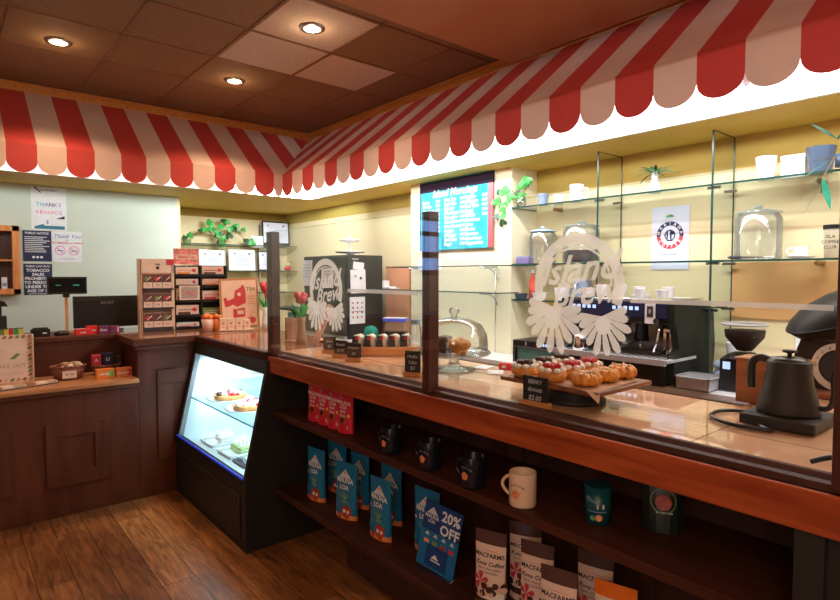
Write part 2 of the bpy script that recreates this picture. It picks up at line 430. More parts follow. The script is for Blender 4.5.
def area(name, loc, target, sx, sy, e, c, spread=PI):
    ld = bpy.data.lights.new(name, 'AREA'); ld.shape = 'RECTANGLE'; ld.size = sx; ld.size_y = sy; ld.energy = e; ld.color = c; ld.spread = spread
    o = bpy.data.objects.new(name, ld); col.objects.link(o); o.location = loc
    d = Vector(target)-Vector(loc)
    o.rotation_euler = d.to_track_quat('-Z', 'Y').to_euler()
    return o
# ------------------------------------------------------------------ bar counter with open shelves
GLOSSW = wood('glossy brown counter', (.20,.075,.040), (.34,.15,.08), .10, 'Y', 2.5, 8, spec=.8)
r = thing('bar_counter', 'long bar counter with peach tiled top, red brown front board and open dark shelves', 'counter')
b = MB(); b.box(1.425, 2.0, -1.2, 4.09, 1.035, 1.070, TILE); b.box(2.0, 2.95, -1.2, .74, 1.035, 1.070, TILE)
b.box(1.37, 1.425, 2.93, 4.09, 1.035, 1.070, TILE); b.box(1.40, 2.0, 2.97, 4.074, 1.070, 1.0712, GLOSSW); b.build('countertop', r, bevel=.004)
b = MB(); b.prism([(1.372, 1.035), (1.372, 1.055), (1.385, 1.055), (1.392, 1.068), (1.405, 1.072), (1.418, 1.082), (1.440, 1.080), (1.446, 1.070), (1.446, 1.035)], -1.2, 2.93, W_DARKY, 'Y'); b.build('ledge_moulding', r)
b = MB(); b.box(1.362, 1.385, -1.2, 2.93, .965, 1.055, W_BAR); b.build('front_board', r, bevel=.004)
b = MB(); b.box(1.355, 1.40, 2.93, 4.09, 1.03, 1.074, W_DARKY); b.build('case_top_edge', r, bevel=.006)
for z in (.755, .325):
    b = MB(); b.box(1.375, 1.76, -1.2, 2.895, z-.032, z, W_DARKY); b.build('shelf', r, bevel=.004)
b = MB(); b.box(1.76, 1.79, -1.2, 2.895, 0, 1.03, W_DARK)
for y in (2.2, 1.55, 1.45, .9, .1): b.box(1.752, 1.76, y, y+.05, .32, 1.0, W_DARK)
b.build('back_panel', r)
b = MB(); b.box(1.56, 1.60, -1.2, 2.45, 0, .293, W_DARK); b.build('plinth', r)
b = MB(); b.box(1.40, 1.76, .30, .345, 0, .965, MBLACK); b.box(1.375, 1.42, .345, .40, 0, .965, MBLACK); b.build('end_panel', r)
b = MB(); b.box(1.97, 1.99, .0, 4.09, 0, 1.03, W_DARKV); b.box(2.0, 2.95, .66, .70, 0, 1.035, W_DARKV); b.build('rear_panel', r)

# ------------------------------------------------------------------ checkout counter on the left
r = thing('checkout_counter', 'brown panelled checkout counter with low front shelf and raised back ledge', 'counter')
b = MB(); b.box(-3.3, .983, 4.09, 4.13, 0, .785, W_DARKV)
def frame(b, x0, x1, z0, z1, y, w=.085, d=.014, m=W_DARKV):
    b.box(x0, x1, y-d, y, z1-w, z1, m); b.box(x0, x1, y-d, y, z0, z0+w, m)
    b.box(x0, x0+w, y-d, y, z0+w, z1-w, m); b.box(x1-w, x1, y-d, y, z0+w, z1-w, m)
for k in range(-6, 1): frame(b, .457+k*.52, .807+k*.52, .190, .584, 4.09)
b.build('front_panel', r, bevel=.003)
b = MB(); b.box(.983, 1.37, 4.09, 4.13, 0, 1.04, W_DARKV); b.box(.983, 1.02, 4.13, 4.56, 0, 1.04, W_DARKV); frame(b, 1.10, 1.62, .24, .86, 4.09, .1); b.build('end_pier', r, bevel=.003)
b = MB(); b.box(-3.3, .983, 4.055, 4.55, .788, .815, W_LIGHT); b.box(-3.3, .983, 4.065, 4.10, .760, .788, W_DARKV); b.build('low_shelf', r, bevel=.005)
b = MB(); b.box(-3.3, .983, 4.55, 4.58, .815, 1.045, W_DARKV); b.build('riser', r)
b = MB(); b.box(-3.3, .983, 4.53, 5.02, 1.045, 1.078, W_DARKV); b.box(-3.3, .983, 4.545, 4.56, 1.02, 1.045, W_DARKV); b.build('back_ledge', r, bevel=.006)
b = MB(); b.box(.965, 2.0, 4.075, 5.02, 1.035, 1.074, GLOSSW); b.build('countertop', r)
b = MB(); b.box(.950, 1.355, 4.055, 4.075, 1.030, 1.078, W_DARKV); b.box(.945, .965, 4.055, 5.02, 1.030, 1.078, W_DARKV); b.box(.965, 1.355, 4.07, 4.09, 1.0, 1.03, W_DARKV); b.build('edge_moulding', r, bevel=.006)

# ------------------------------------------------------------------ refrigerated display case
r = thing('pastry_display_case', 'black refrigerated pastry case with sloping lit glass front beside the panelled counter', 'display case')
ICE = mat('white case liner', (.80,.90,.93), .4, var=.01)
COOL = mat('cool led', (.6,.85,1.), .5, emit=5, ecol=(.45,.8,1.))
BLED = mat('blue edge glow', (.02,.05,.5), .4, emit=.35, ecol=(.03,.08,1.))
y0, y1 = 2.935, 4.06
b = MB(); b.box(1.213, 1.90, y0, y1, .0, .37, MBLACK); b.box(1.205, 1.213, y0+.03, y1, .05, .30, MBLACK); b.box(1.90, 1.93, y0, y1, 0, 1.03, MBLACK); b.build('base', r, bevel=.004)
b = MB(); side = [(1.213, 0), (1.930, 0), (1.930, 1.03), (1.352, 1.03), (1.345, .97), (1.213, .385)]
b.prism([(x, z) for x, z in side], y0-.032, y0, MBLACK, 'Y'); b.build('side_panel', r)
b = MB(); b.prism([(x, z) for x, z in side], y1, y1+.03, MBLACK, 'Y'); b.build('side_panel', r)
b = MB(); b.prism([(1.343, .955), (1.365, 1.03), (1.62, 1.03), (1.62, .955)], y0, y1, MBLACK, 'Y'); b.build('canopy', r)
b = MB(); b.prism([(1.208, .37), (1.213, .398), (1.235, .405), (1.25, .37)], y0, y1, MBLACK, 'Y')
b.prism([(1.211, .395), (1.213, .404), (1.219, .405), (1.219, .395)], y0, y1, BLED, 'Y')
def slope(z): return 1.213+(z-.385)*(1.345-1.213)/.585
b.prism([(slope(.40), .40), (slope(.955), .955), (slope(.955)+.03, .955), (slope(.40)+.03, .40)], y1-.045, y1-.02, mat('grey frame', (.30,.33,.36), .4), 'Y'); b.prism([(slope(.40)-.004, .40), (slope(.955)-.004, .955), (slope(.955)+.03, .955), (slope(.40)+.03, .40)], y1-.02, y1+.02, MBLACK, 'Y'); b.build('front_frame', r)
b = MB(); b.box(1.25, 1.86, y0, y1, .37, .385, ICE); b.box(1.86, 1.875, y0, y1, .37, 1.03, ICE); b.prism([(1.23,.385),(1.86,.385),(1.86,1.03),(1.37,1.03)], y1-.012, y1-.001, ICE, 'Y'); b.prism([(1.24,.385),(1.86,.385),(1.86,1.0),(1.38,1.0)], y0+.001, y0+.006, ICE, 'Y')
for y in (3.2, 3.5, 3.8): b.box(1.852, 1.86, y, y+.012, .42, .95, STEEL)
b.build('liner', r)
b = MB(); b.poly([(slope(.405), y0, .405), (slope(.405), y1-.045, .405), (slope(.955), y1-.045, .955), (slope(.955), y0, .955)], PANE); b.build('front_glass', r)
b = MB(); b.box(1.30, 1.82, y0+.012, y1-.05, .655, .661, SHELFG); b.box(1.296, 1.30, y0+.012, y1-.05, .654, .662, mat('teal glass edge', (.05,.30,.34), .2, emit=.15)); b.build('glass_shelf', r)
b = MB(); b.box(1.40, 1.46, y0+.04, y1-.06, .943, .953, COOL); b.build('light_strip', r)
area('case_light', (1.47, 3.5, .935), (1.60, 3.5, .3), 1.0, .14, 9, (.66, .90, 1.0))
area('case_light_low', (1.34, 3.5, .60), (1.86, 3.5, .45), 1.0, .05, 3.0, (.60, .88, 1.0))

# pastries inside the case
CRUST = mat('baked crust', (.70,.34,.11), .6, var=.2, scale=40, bump=.4)
CREAMW = mat('whipped cream', (.92,.86,.78), .5, var=.03)
BERRY = mat('berry red', (.55,.02,.03), .35, var=.15, scale=60)
CHOC = mat('dark chocolate', (.06,.022,.014), .4, var=.3, scale=60)
GREENC = mat('pistachio cream', (.50,.68,.28), .5, var=.1)
GOLD = mat('golden glaze', (.82,.29,.045), .35, var=.35, scale=60, bump=.8)
def tart(loc, rad, top, label, seed, plate=True):
    t = thing('fruit_tart', label, 'tart', loc)
    if plate:
        b = MB(); b.lathe([(.001, .0), (rad*.9, .0), (rad*1.45, .012), (rad*1.47, .016), (rad*.9, .006), (.001, .006)], WCER, 32); b.build('plate', t)
    b = MB(); b.lathe([(.001, .008), (rad*.92, .008), (rad*1.02, .035), (rad*.95, .037), (.001, .032)], CRUST, 30); b.build('crust', t)
    rnd = random.Random(seed); b = MB()
    for k in range(26):
        a = k*2.4; q = rad*.85*math.sqrt((k+.5)/26)
        b.ball((q*math.cos(a), q*math.sin(a), .042), .013+.006*rnd.random(), top[k % len(top)], 8, 6)
    b.build('topping', t)
tart((1.475, 3.76, .661), .105, [CREAMW, CHOC, CREAMW, BERRY], 'round cream and chocolate topped tart at the far end of the case upper shelf', 1)
tart((1.455, 3.39, .661), .105, [CREAMW, BERRY, CREAMW, BERRY, CREAMW], 'strawberry and cream tart on white plate at the near end of the case upper shelf', 2)
def pastry_plate(loc, label, kinds, seed):
    t = thing('plate', label, 'plate', loc)
    b = MB(); b.box(-.13, .13, -.09, .09, .0, .006, WCER); b.box(-.14, .14, -.1, -.09, .004, .018, WCER); b.box(-.14, .14, .09, .1, .004, .018, WCER); b.box(-.14, -.13, -.1, .1, .004, .018, WCER); b.box(.13, .14, -.1, .1, .004, .018, WCER); b.build('dish', t, bevel=.002)
pastry_plate((1.44, 3.74, .385), 'white dish under two cream cakes at the bottom of the pastry case', 0, 0)
pastry_plate((1.44, 3.44, .385), 'white dish under the green slices at the bottom of the pastry case', 0, 0)
def cake(loc, rz, m, label, group, k):
    t = thing('cake_slice', label, 'cake', loc, rz, group)
    b = MB(); b.box(-.055, .055, -.022, .022, 0, .022, m); b.box(-.055, .055, -.022, .022, .024, .045, m); b.build('sponge', t, bevel=.006)
    b = MB(); b.box(-.054, .054, -.0215, .0215, .0215, .0245, CREAMW)
    for q in range(4): b.ball((-.04+.027*q, 0, .051), .011, CREAMW, 8, 6)
    b.build('cream', t)
for k in range(2): cake((1.42+.02*k, 3.70+.09*k, .391), .3, CREAMW, ('white cream cake slice on the bottom dish of the case, nearer one', 'white cream cake slice on the bottom dish of the case, further one')[k], 'cream cake slices', k)
for k in range(3): cake((1.43, 3.385+.055*k, .391), .2, GREENC, ('green layered cake slice nearest the end of the case', 'green layered cake slice in the middle of three', 'green layered cake slice furthest back of three')[k], 'green cake slices', k)
t = thing('serving_tongs', 'dark grey serving tray of tongs at the bottom front of the case', 'tongs', (1.33, 3.21, .387))
b = MB(); b.box(-.03, .03, -.09, .09, 0, .012, mat('slate', (.10,.11,.14), .4)); b.build('tray', t, bevel=.004)
b = MB(); b.tube([(-.01, -.08, .02), (0, 0, .028), (.0, .09, .02)], .004, STEEL); b.tube([(.012, -.08, .02), (.014, 0, .03), (.0, .09, .02)], .004, STEEL); b.build('arm', t)
t = thing('egg_tart', 'small pale custard tart hanging high at the back of the pastry case', 'tart', (1.62, 3.85, .80))
b = MB(); b.lathe([(.001,0),(.05,0),(.065,.03),(.001,.028)], CREAMW, 20); b.build('custard', t)
b = MB(); b.box(-.08, .245, -.09, .09, -.008, 0, WCER); b.build('wall_shelf', t)

# ------------------------------------------------------------------ glass screen on the bar
r = thing('glass_screen', 'clear glass screen between dark brown posts along the bar top', 'screen')
POSTM = wood('dark red brown post', (.060,.018,.014), (.105,.034,.024), .3, 'Z', 2., 8)
for y0p, y1p in ((2.895, 2.955), (1.588, 1.628), (.285, .338)):
    b = MB(); b.box(1.375, 1.425, y0p, y1p, 1.062, 1.735, POSTM); b.build('post', r, bevel=.003)
panes = []
for a, c in ((2.147, 2.955), (1.610, 2.143), (.285, 1.607)):
    b = MB(); b.box(1.366, 1.371, a, c, 1.060, 1.733, PANE); panes.append(b.build('pane', r))
    b = MB(); b.box(1.365, 1.372, a, c, 1.732, 1.735, SHELFG); b.build('top_edge', r)
BR = mat('brass clip', (.45,.25,.12), .35, .8)
# the frosted lettering: a round crest with two monstera leaves
def monstera(b, cx, cz, L, rot, n=11, y=0.):
    """fan of pointed lobes with slits between them, hanging down from (cx, cz)"""
    c, s = math.cos(rot), math.sin(rot)
    def P(x, z): return (cx+x*c-z*s, cz+x*s+z*c)
    for k in range(n):
        a = -PI/2+(k-(n-1)/2)*(2.15*PI/2/(n-1))
        q = L*(1-.34*abs(k-(n-1)/2)/((n-1)/2))*(1 if k % 2 == 0 else .92); w = L*.098
        d = (math.cos(a), math.sin(a)); p = (-d[1], d[0])
        o = [(.0,.05),(.35,.40),(.62,.78),(.84,.98),(.95,.62),(1.,.0),(.95,-.62),(.84,-.98),(.62,-.78),(.35,-.40),(.0,-.05)]
        b.shape([P(d[0]*q*t+p[0]*w*f, d[1]*q*t+p[1]*w*f-.0) for t, f in o], FROST, y-.0003*k)
    b.shape([P(.20*L*math.cos(2*PI*k/20), -.22*L+.20*L*math.sin(2*PI*k/20)) for k in range(20)], FROST, y-.0003*n)
def crest(pane, yc, zc, R, y=0):
    """local: x to the right as seen from the customer side"""
    b = MB()
    b.ring(0, .0, R*.80, R, FROST, n=56, a0=-PI*.12, a1=PI*1.12)
    b.ring(0, .0, R*.72, R*.755, FROST, n=56, a0=0, a1=PI)
    b.text('Island', -R*.04, R*.30, R*.74, FROST, -.0008, shear=.45, bold=.02, rot=.10)
    b.text('Brew', R*.10, -R*.16, R*.66, FROST, -.0008, shear=.45, bold=.02, rot=.14)
    monstera(b, -R*.52, -R*.46, R*.98, -.10); monstera(b, R*.56, -R*.56, R*.80, .18)
    b.shape([(-R*.98, -R*.30), (-R*.70, -R*.36), (-R*.35, -R*.50), (-R*.80, -R*.62)], FROST)
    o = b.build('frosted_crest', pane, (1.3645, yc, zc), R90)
    o['label'] = 'frosted white crest with script lettering over two monstera leaves'
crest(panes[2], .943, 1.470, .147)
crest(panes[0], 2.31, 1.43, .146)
b = MB(); b.box(1.3645, 1.3655, .34, .78, 1.428, 1.440, FROST2); b.build('frosted_stripe', panes[2])
b = MB(); b.box(1.3645, 1.3655, 1.64, 2.12, 1.424, 1.440, FROST2); b.build('frosted_stripe', panes[1])

# ------------------------------------------------------------------ rear service bench
r = thing('service_bench', 'white topped service bench along the yellow wall under the glass shelves', 'bench')
b = MB(); b.box(2.98, 3.598, -1.2, 2.86, .865, .90, mat('grey white bench top', (.68,.70,.72), .3)); b.box(2.98, 3.298, 2.86, 4.06, .865, .90, MATS['grey white bench top']); b.box(2.80, 3.598, 4.06, 5.6, .865, .90, MATS['grey white bench top']); b.build('worktop', r, bevel=.003)
b = MB(); b.box(3.02, 3.06, .76, 4.06, 0, .865, mat('pale bench door', (.62,.60,.52), .5)); b.box(2.85, 2.89, 4.06, 5.55, 0, .865, MATS['pale bench door'])
for y in (1.0, 1.35, 1.9, 2.45, 3.0, 3.6): b.box(3.012, 3.02, y, y+.006, .05, .84, INK)
b.box(3.02, 3.5, .75, .76, 0, .865, MATS['pale bench door']); b.build('cupboard_front', r)

# ------------------------------------------------------------------ glass shelves in the recess
def gslab(b, x0, x1, y0, y1, z0, z1):
    b.add([(x0,y0,z0),(x1,y0,z0),(x1,y1,z0),(x0,y1,z0)], [(0,1,2,3)], SHELFG); b.add([(x0,y0,z1),(x1,y0,z1),(x1,y1,z1),(x0,y1,z1)], [(0,1,2,3)], SHELFG)
    b.box(x0-.002, x0, y0, y1, z0, z1, GEDGE); b.box(x0, x1, y0-.002, y0, z0, z1, GEDGE); b.box(x0, x1, y1, y1+.002, z0, z1, GEDGE)
r = thing('wall_shelving', 'glass wall shelving with upright glass fins on the yellow wall behind the bar', 'shelf')
for z in (2.007, 1.583, 1.318):
    b = MB(); gslab(b, 3.30, 3.585, (-.6 if z > 1.4 else 1.42), 2.855, z-.011, z); b.build('glass_shelf', r)
for y in (2.13, 1.405):
    b = MB(); x0, x1 = 3.31, 3.59
    b.add([(x0,y,.90),(x1,y,.90),(x1,y,2.305),(x0,y,2.305)], [(0,1,2,3)], SHELFG)
    b.box(x0-.006, x0, y-.005, y+.005, .90, 2.305, GEDGE); b.box(x1, x1+.004, y-.003, y+.003, .90, 2.305, GEDGE); b.box(x0, x1, y-.003, y+.003, 2.302, 2.305, GEDGE)
    b.build('glass_fin', r)
    for z in (2.007, 1.583, 1.318):
        for x in (3.33, 3.55): b = MB(); b.cyl(.008, -.035, .035, STEEL, axis='Y', cx=x, cy=y, cz=z-.018, n=10); b.build('clamp', r)
for z in (2.007, 1.583):
    for y in (2.62, .95, .45):
        b = MB(); b.cyl(.014, 3.50, 3.59, BR, axis='X', cy=y, cz=z-.02, n=10); b.build('wall_stud', r)
r = thing('pillar_shelf', 'pair of short glass shelves bracketed to the cream pillar below the menu board', 'shelf')
for z, y0s, y1s in ((1.572, 2.70, 4.03), (1.372, 2.78, 4.42)):
    b = MB(); gslab(b, 3.06, 3.295, y0s, y1s, z-.008, z); b.build('glass_shelf', r)
    for y in (3.0, 3.85):
        b = MB(); b.tube([(3.295, y, z-.012), (3.10, y, z-.012)], .005, STEEL); b.tube([(3.295, y, z-.10), (3.27, y, z-.055), (3.22, y, z-.022), (3.12, y, z-.014)], .006, STEEL); b.build('bracket', r)
b = MB(); b.tube([(3.27, 2.99, .9), (3.27, 2.99, 1.57)], .004, STEEL); b.build('upright', r)
# far back room shelves
r = thing('back_room_shelving', 'two narrow glass shelves on the far yellow wall of the back room', 'shelf')
for z in (1.872, 1.555, 1.28):
    b = MB(); gslab(b, 1.95, 3.58, 6.78, 7.08, z-.010, z); b.build('glass_shelf', r)
for x in (2.15, 3.2):
    b = MB(); b.box(x-.008, x+.008, 7.07, 7.10, 1.1, 2.15, STEEL); b.build('wall_rail', r)
# ------------------------------------------------------------------ espresso machine (front towards the customers)
SMOKE = mat('dark chrome', (.16,.155,.15), .18, .9)
BLUEP = mat('dark blue panel', (.010,.015,.06), .3)
BLUEL = mat('blue lit keys', (.5,.65,1.), .4, emit=.9, ecol=(.4,.6,1.))
ESP = mat('green black side panel', (.014,.019,.017), .6, spec=.15)
r = thing('espresso_machine', 'black and chrome two group espresso machine on the rear bench under the lowest glass shelf', 'coffee machine', (2.97, 1.80, .90), R90)
for x in (-.36, .32):
    b = MB(); b.prism([(.0,.15), (.06,.20), (.03,.30), (.0,.34), (.0,.455), (.03,.465), (.40,.45), (.47,.40), (.50,.20), (.48,.015), (.06,.015), (.0,.02)], x, x+.04, ESP, 'X'); b.build('side_panel', r, bevel=.004)
b = MB(); b.box(-.32, .32, .03, .44, .33, .452, BLACK); b.box(-.32, .32, .24, .47, .02, .33, SMOKE); b.box(-.32, .32, -.03, .45, .0, .13, BLACK)
for x in (-.28, .28):
    for y in (.06, .42): b.cyl(.02, -.0, .02, BLACK, x, y, 12)
b.build('body', r, bevel=.006)
b = MB(); b.box(-.32, .32, -.012, .03, .365, .452, BLUEP)
for g in (-.27, -.0):
    for k in range(5): b.rect(g+.035*k, g+.035*k+.022, .405, .425, BLUEL, -.0135)
b.rect(.20, .26, .335, .452, WCER, -.015); b.rect(.212, .248, .37, .43, INK, -.0165); b.text('E', .23, .40, .03, WHITE, -.018)
b.build('key_panel', r)
b = MB(); b.box(-.335, .365, -.105, .25, .135, .150, SATIN); b.box(-.335, .365, -.115, -.09, .125, .156, SATIN)
for k in range(22): b.box(-.30+.03*k, -.292+.03*k, -.08, .22, .150, .153, SMOKE)
b.build('drip_tray', r)
for x in (-.14, .12):
    b = MB(); b.cyl(.036, .25, .335, CHROME, x, .10, 20); b.cyl(.042, .225, .255, CHROME, x, .10, 20); b.tube([(x, .08, .235), (x, -.03, .222), (x, -.10, .212)], .012, BLACK); b.tube([(x, .10, .225), (x, .09, .195), (x, .10, .18)], .008, CHROME); b.build('group_head', r)
b = MB(); b.tube([(.27, .04, .34), (.275, .0, .30), (.27, -.01, .24), (.25, -.01, .18)], .006, CHROME); b.cyl(.016, -.03, .02, BLACK, cx=.27, cz=.35, axis='Y'); b.build('steam_wand', r)
b = MB(); b.box(.285, .30, .10, .20, .12, .30, CHROME); b.box(.25, .265, .10, .11, .13, .28, CHROME); b.box(.25, .30, .1, .11, .285, .30, CHROME); b.cyl(.018, .10, .13, CHROME, cx=.265, cz=.17, axis='Y'); b.build('tap', r)
b = MB()
for x in (-.31, .31): b.tube([(x, .03, .462), (x, .44, .462)], .005, CHROME)
b.tube([(-.31, .03, .462), (.31, .03, .462)], .005, CHROME); b.build('cup_rail', r)
# milk pitcher on its tray
r = thing('milk_pitcher', 'small steel milk pitcher with black handle on the left of the espresso drip tray', 'pitcher', (2.915, 1.985, 1.054), R90)
b = MB(); b.lathe([(.001,0),(.042,0),(.044,.02),(.036,.07),(.038,.09),(.035,.088),(.033,.07),(.04,.02),(.001,.004)], CHROME, 24); b.build('body', r)
b = MB(); b.tube([(-.036, -.01, .085), (-.07, -.01, .08), (-.07, -.01, .03), (-.04, -.01, .02)], .006, BLACK); b.build('handle', r)
# stacked cups on the machine
def cup(name, loc, rad, h, m, label, cat='cup', group=None, handle=False, rz=0, taper=.75, inner=None):
    t = thing(name, label, cat, loc, rz, group)
    b = MB(); i = inner or m
    b.lathe([(.001,.0),(rad*taper,0),(rad*taper,.001),(rad,h)], m, 24); b.lathe([(rad,h),(rad*.93,h),(rad*taper*.93,.006),(.001,.006)], i, 24); b.build('body', t)
    if handle:
        b = MB(); b.tube([(-rad*.93, 0, h*.82), (-rad*1.45, 0, h*.78), (-rad*1.6, 0, h*.5), (-rad*1.35, 0, h*.22), (-rad*.85, 0, h*.2)], rad*.13, m, 8); b.build('handle', t)
    return t
n = 0
for k, (x, y, h) in enumerate([(3.10,2.06,.05),(3.12,1.97,.07),(3.22,2.04,.05),(3.10,1.84,.045),(3.12,1.72,.05),(3.22,1.78,.06),(3.14,1.60,.045),(3.26,1.62,.06),(3.25,1.92,.07)]):
    cup('coffee_cup', (x, y, 1.370), .036, h, WCER, 'white or clear cup warming on top of the espresso machine', 'cup', 'cups on the espresso machine')
# oven with digital strip
r = thing('toaster_oven', 'low black framed glass oven with a digital strip left of the espresso machine', 'oven', (3.02, 2.385, .90), R90)
TEALG = mat('teal oven interior', (.16,.38,.38), .3)
b = MB(); b.box(-.215, .215, 0, .32, .115, .155, BLACK); b.box(-.215, -.19, 0, .32, 0, .115, BLACK); b.box(.19, .215, 0, .32, 0, .115, BLACK); b.box(-.19, .19, .0, .32, 0, .02, BLACK); b.build('frame', r, bevel=.004)
b = MB(); b.box(-.19, .19, .02, .30, .02, .115, TEALG); b.build('chamber', r)
b = MB(); b.box(-.2, .2, -.003, 0, .105, .115, STEEL); b.box(-.2, -.194, -.003, 0, .0, .115, STEEL); b.build('door_trim', r)
b = MB()
for k in range(4): b.rect(.02+.022*k, .036+.022*k, .128, .145, BLUEL, -.002)
b.rect(-.10, -.094, .122, .148, WHITE, -.002); b.build('display', r)
# steel pan, cup and cloth beside machine
r = thing('steel_pan', 'square stainless steel pan on the bench end right of the espresso machine', 'pan', (3.04, 1.345, .902), R90)
b = MB(); b.box(-.085,.085,-.07,-.066,0,.065,SATIN); b.box(-.085,.085,.10,.104,0,.065,SATIN); b.box(-.085,-.081,-.07,.1,0,.065,SATIN); b.box(.081,.085,-.07,.1,0,.065,SATIN); b.box(-.085,.085,-.07,.1,0,.004,SATIN)
b.box(-.093,.093,-.08,-.066,.062,.067,SATIN); b.box(-.093,.093,.1,.114,.062,.067,SATIN); b.box(.081,.093,-.08,.114,.062,.067,SATIN); b.box(-.093,-.081,-.08,.114,.062,.067,SATIN); b.build('tub', r)
r = thing('cloth_bundle', 'folded pale blue cleaning cloth behind the steel pan', 'cloth', (3.30, 1.29, .902))
b = MB(); b.ball((0,0,.05), (.09,.08,.05), mat('pale blue cloth', (.42,.55,.70), .8), 14, 9, .08, 3); b.ball((.0,.03,.10), (.07,.05,.03), MATS['pale blue cloth'], 12, 8, .1, 4); b.build('cloth', r)
cup('paper_cup', (3.40, 1.30, 1.03), .05, .09, WCER, 'white paper cup standing on the pale blue cloth', 'cup')
# coffee grinder with bean hopper
r = thing('coffee_grinder', 'black coffee grinder with clear hopper full of beans behind the wooden box', 'grinder', (3.13, 1.165, .902), R90)
b = MB(); b.box(-.09, .09, -.05, .15, 0, .170, BLACK); b.lathe([(.10,.170),(.07,.190),(.05,.200),(.001,.200)], BLACK, 24, 0, .03); b.build('body', r, bevel=.008)
b = MB(); b.rect(-.072, -.035, .115, .153, BLUEL, -.052); b.build('screen', r)
b = MB(); b.at(0,0,-.035); b.lathe([(.035,.235),(.038,.25),(.092,.318),(.098,.375),(.098,.378)], PANE, 28, 0, .03); b.build('hopper', r)
b = MB(); b.at(0,0,-.035); b.lathe([(.001,.240),(.036,.245),(.089,.314),(.094,.350),(.001,.353)], mat('coffee beans', (.020,.008,.006), .6, var=.5, scale=120, bump=.8, spec=.2), 28, 0, .03); b.build('beans', r)
b = MB(); b.at(0,0,-.035); b.lathe([(.001,.385),(.103,.385),(.105,.376),(.098,.374)], JARG, 28, 0, .03); b.lathe([(.104,.374),(.108,.380),(.104,.386),(.098,.384)], mat('grey rubber', (.35,.36,.38), .5), 28, 0, .03); b.build('lid', r)
# wooden box on the return
r = thing('wooden_box', 'plain red brown wooden box standing on the bar behind the kettle', 'box', (2.11, .675, 1.071), R90)
b = MB(); b.box(-.11,.085,-.05,.06,0,.145, W_MID); b.box(-.115,.09,-.055,.065,.145,.152, W_MID); b.build('carcass', r, bevel=.003)
# weighing scale with big black pan
r = thing('weighing_scale', 'black scale with silver dial and big tilted black bowl behind the kettle', 'scale', (2.42, .575, 1.071), R90-.1)
b = MB(); b.prism([(-.16,0),(.16,0),(.16,.08),(.12,.20),(-.12,.20),(-.16,.08)], -.02, .16, BLACK, 'Y'); b.box(-.18,.18,-.10,.2,0,.02, W_BOARD); b.build('body', r, bevel=.006)
b = MB(); b.ring(.0, .105, .062, .085, WCER, -.024, 40)
for k in range(9):
    a = PI*k/8; b.text(str(k), .070*math.cos(PI-a), .105+.070*math.sin(a), .015, INK, -.026, bold=.01)
b.disc(0, .105, .055, INK, -.0235); b.tube([(0,-.026,.105),(.03,-.026,.14)], .002, WHITE); b.build('dial', r)
b = MB(); b.cyl(.02, .2, .25, BLACK, 0, .05, 16); b.build('stem', r)
b = MB(); b.at(.0, .05, .290, 0, .30, -.30); b.lathe([(.001,-.075),(.10,-.065),(.17,-.03),(.20,.01),(.197,.014),(.165,-.015),(.10,-.03),(.001,-.035)], GLOSSB, 36); b.lathe([(.001,.085),(.06,.081),(.13,.062),(.18,.032),(.200,.008)], GLOSSB, 36); b.build('bowl', r)
# gooseneck kettle on its base
r = thing('gooseneck_kettle', 'matt black gooseneck kettle on its square electric base at the right end of the bar', 'kettle', (1.85, .562, 1.071), R90)
b = MB(); b.box(-.094, .094, -.10, .10, .004, .034, MBLACK); b.build('power_base', r, bevel=.004)
b = MB(); b.lathe([(.001,.036),(.078,.036),(.080,.042),(.074,.07),(.062,.115),(.056,.155),(.057,.18),(.052,.186),(.001,.188)], MBLACK, 36); b.build('body', r)
b = MB(); b.lathe([(.001,.196),(.03,.195),(.050,.188),(.050,.184)], BLACK, 28); b.cyl(.006, .194, .207, BLACK, n=12); b.lathe([(.001,.216),(.018,.215),(.019,.209),(.008,.206),(.001,.206)], BLACK, 20); b.build('lid', r)
b = MB(); b.tube(curvy([(-.045,0,.178),(-.075,0,.186),(-.095,0,.172),(-.099,0,.14),(-.098,0,.095)]), .0115, BLACK, 10); b.build('handle', r)
b = MB(); b.tube(curvy([(.07,0,.06),(.098,0,.065),(.108,0,.10),(.106,0,.15),(.118,0,.19),(.14,0,.20),(.152,0,.19)]), .008, MBLACK, 10, r_end=.005); b.build('spout', r)
b = MB(); b.tube(curvy([(-.06,-.08,.008),(-.02,-.125,.008),(.0,-.135,.007),(-.09,-.15,.007),(-.17,-.10,.007),(-.185,-.02,.007),(-.16,.03,.007),(-.10,.06,.007)]), .006, BLACK, 8); b.build('power_cord', r)
r = thing('loose_cable', 'black cable looping over the front ledge of the bar at its right end', 'cable')
b = MB(); b.tube(curvy([(1.47,.40,1.085),(1.48,.36,1.103),(1.50,.31,1.108),(1.53,.25,1.105),(1.58,.18,1.079)]), .006, BLACK, 8); b.build('cord', r)
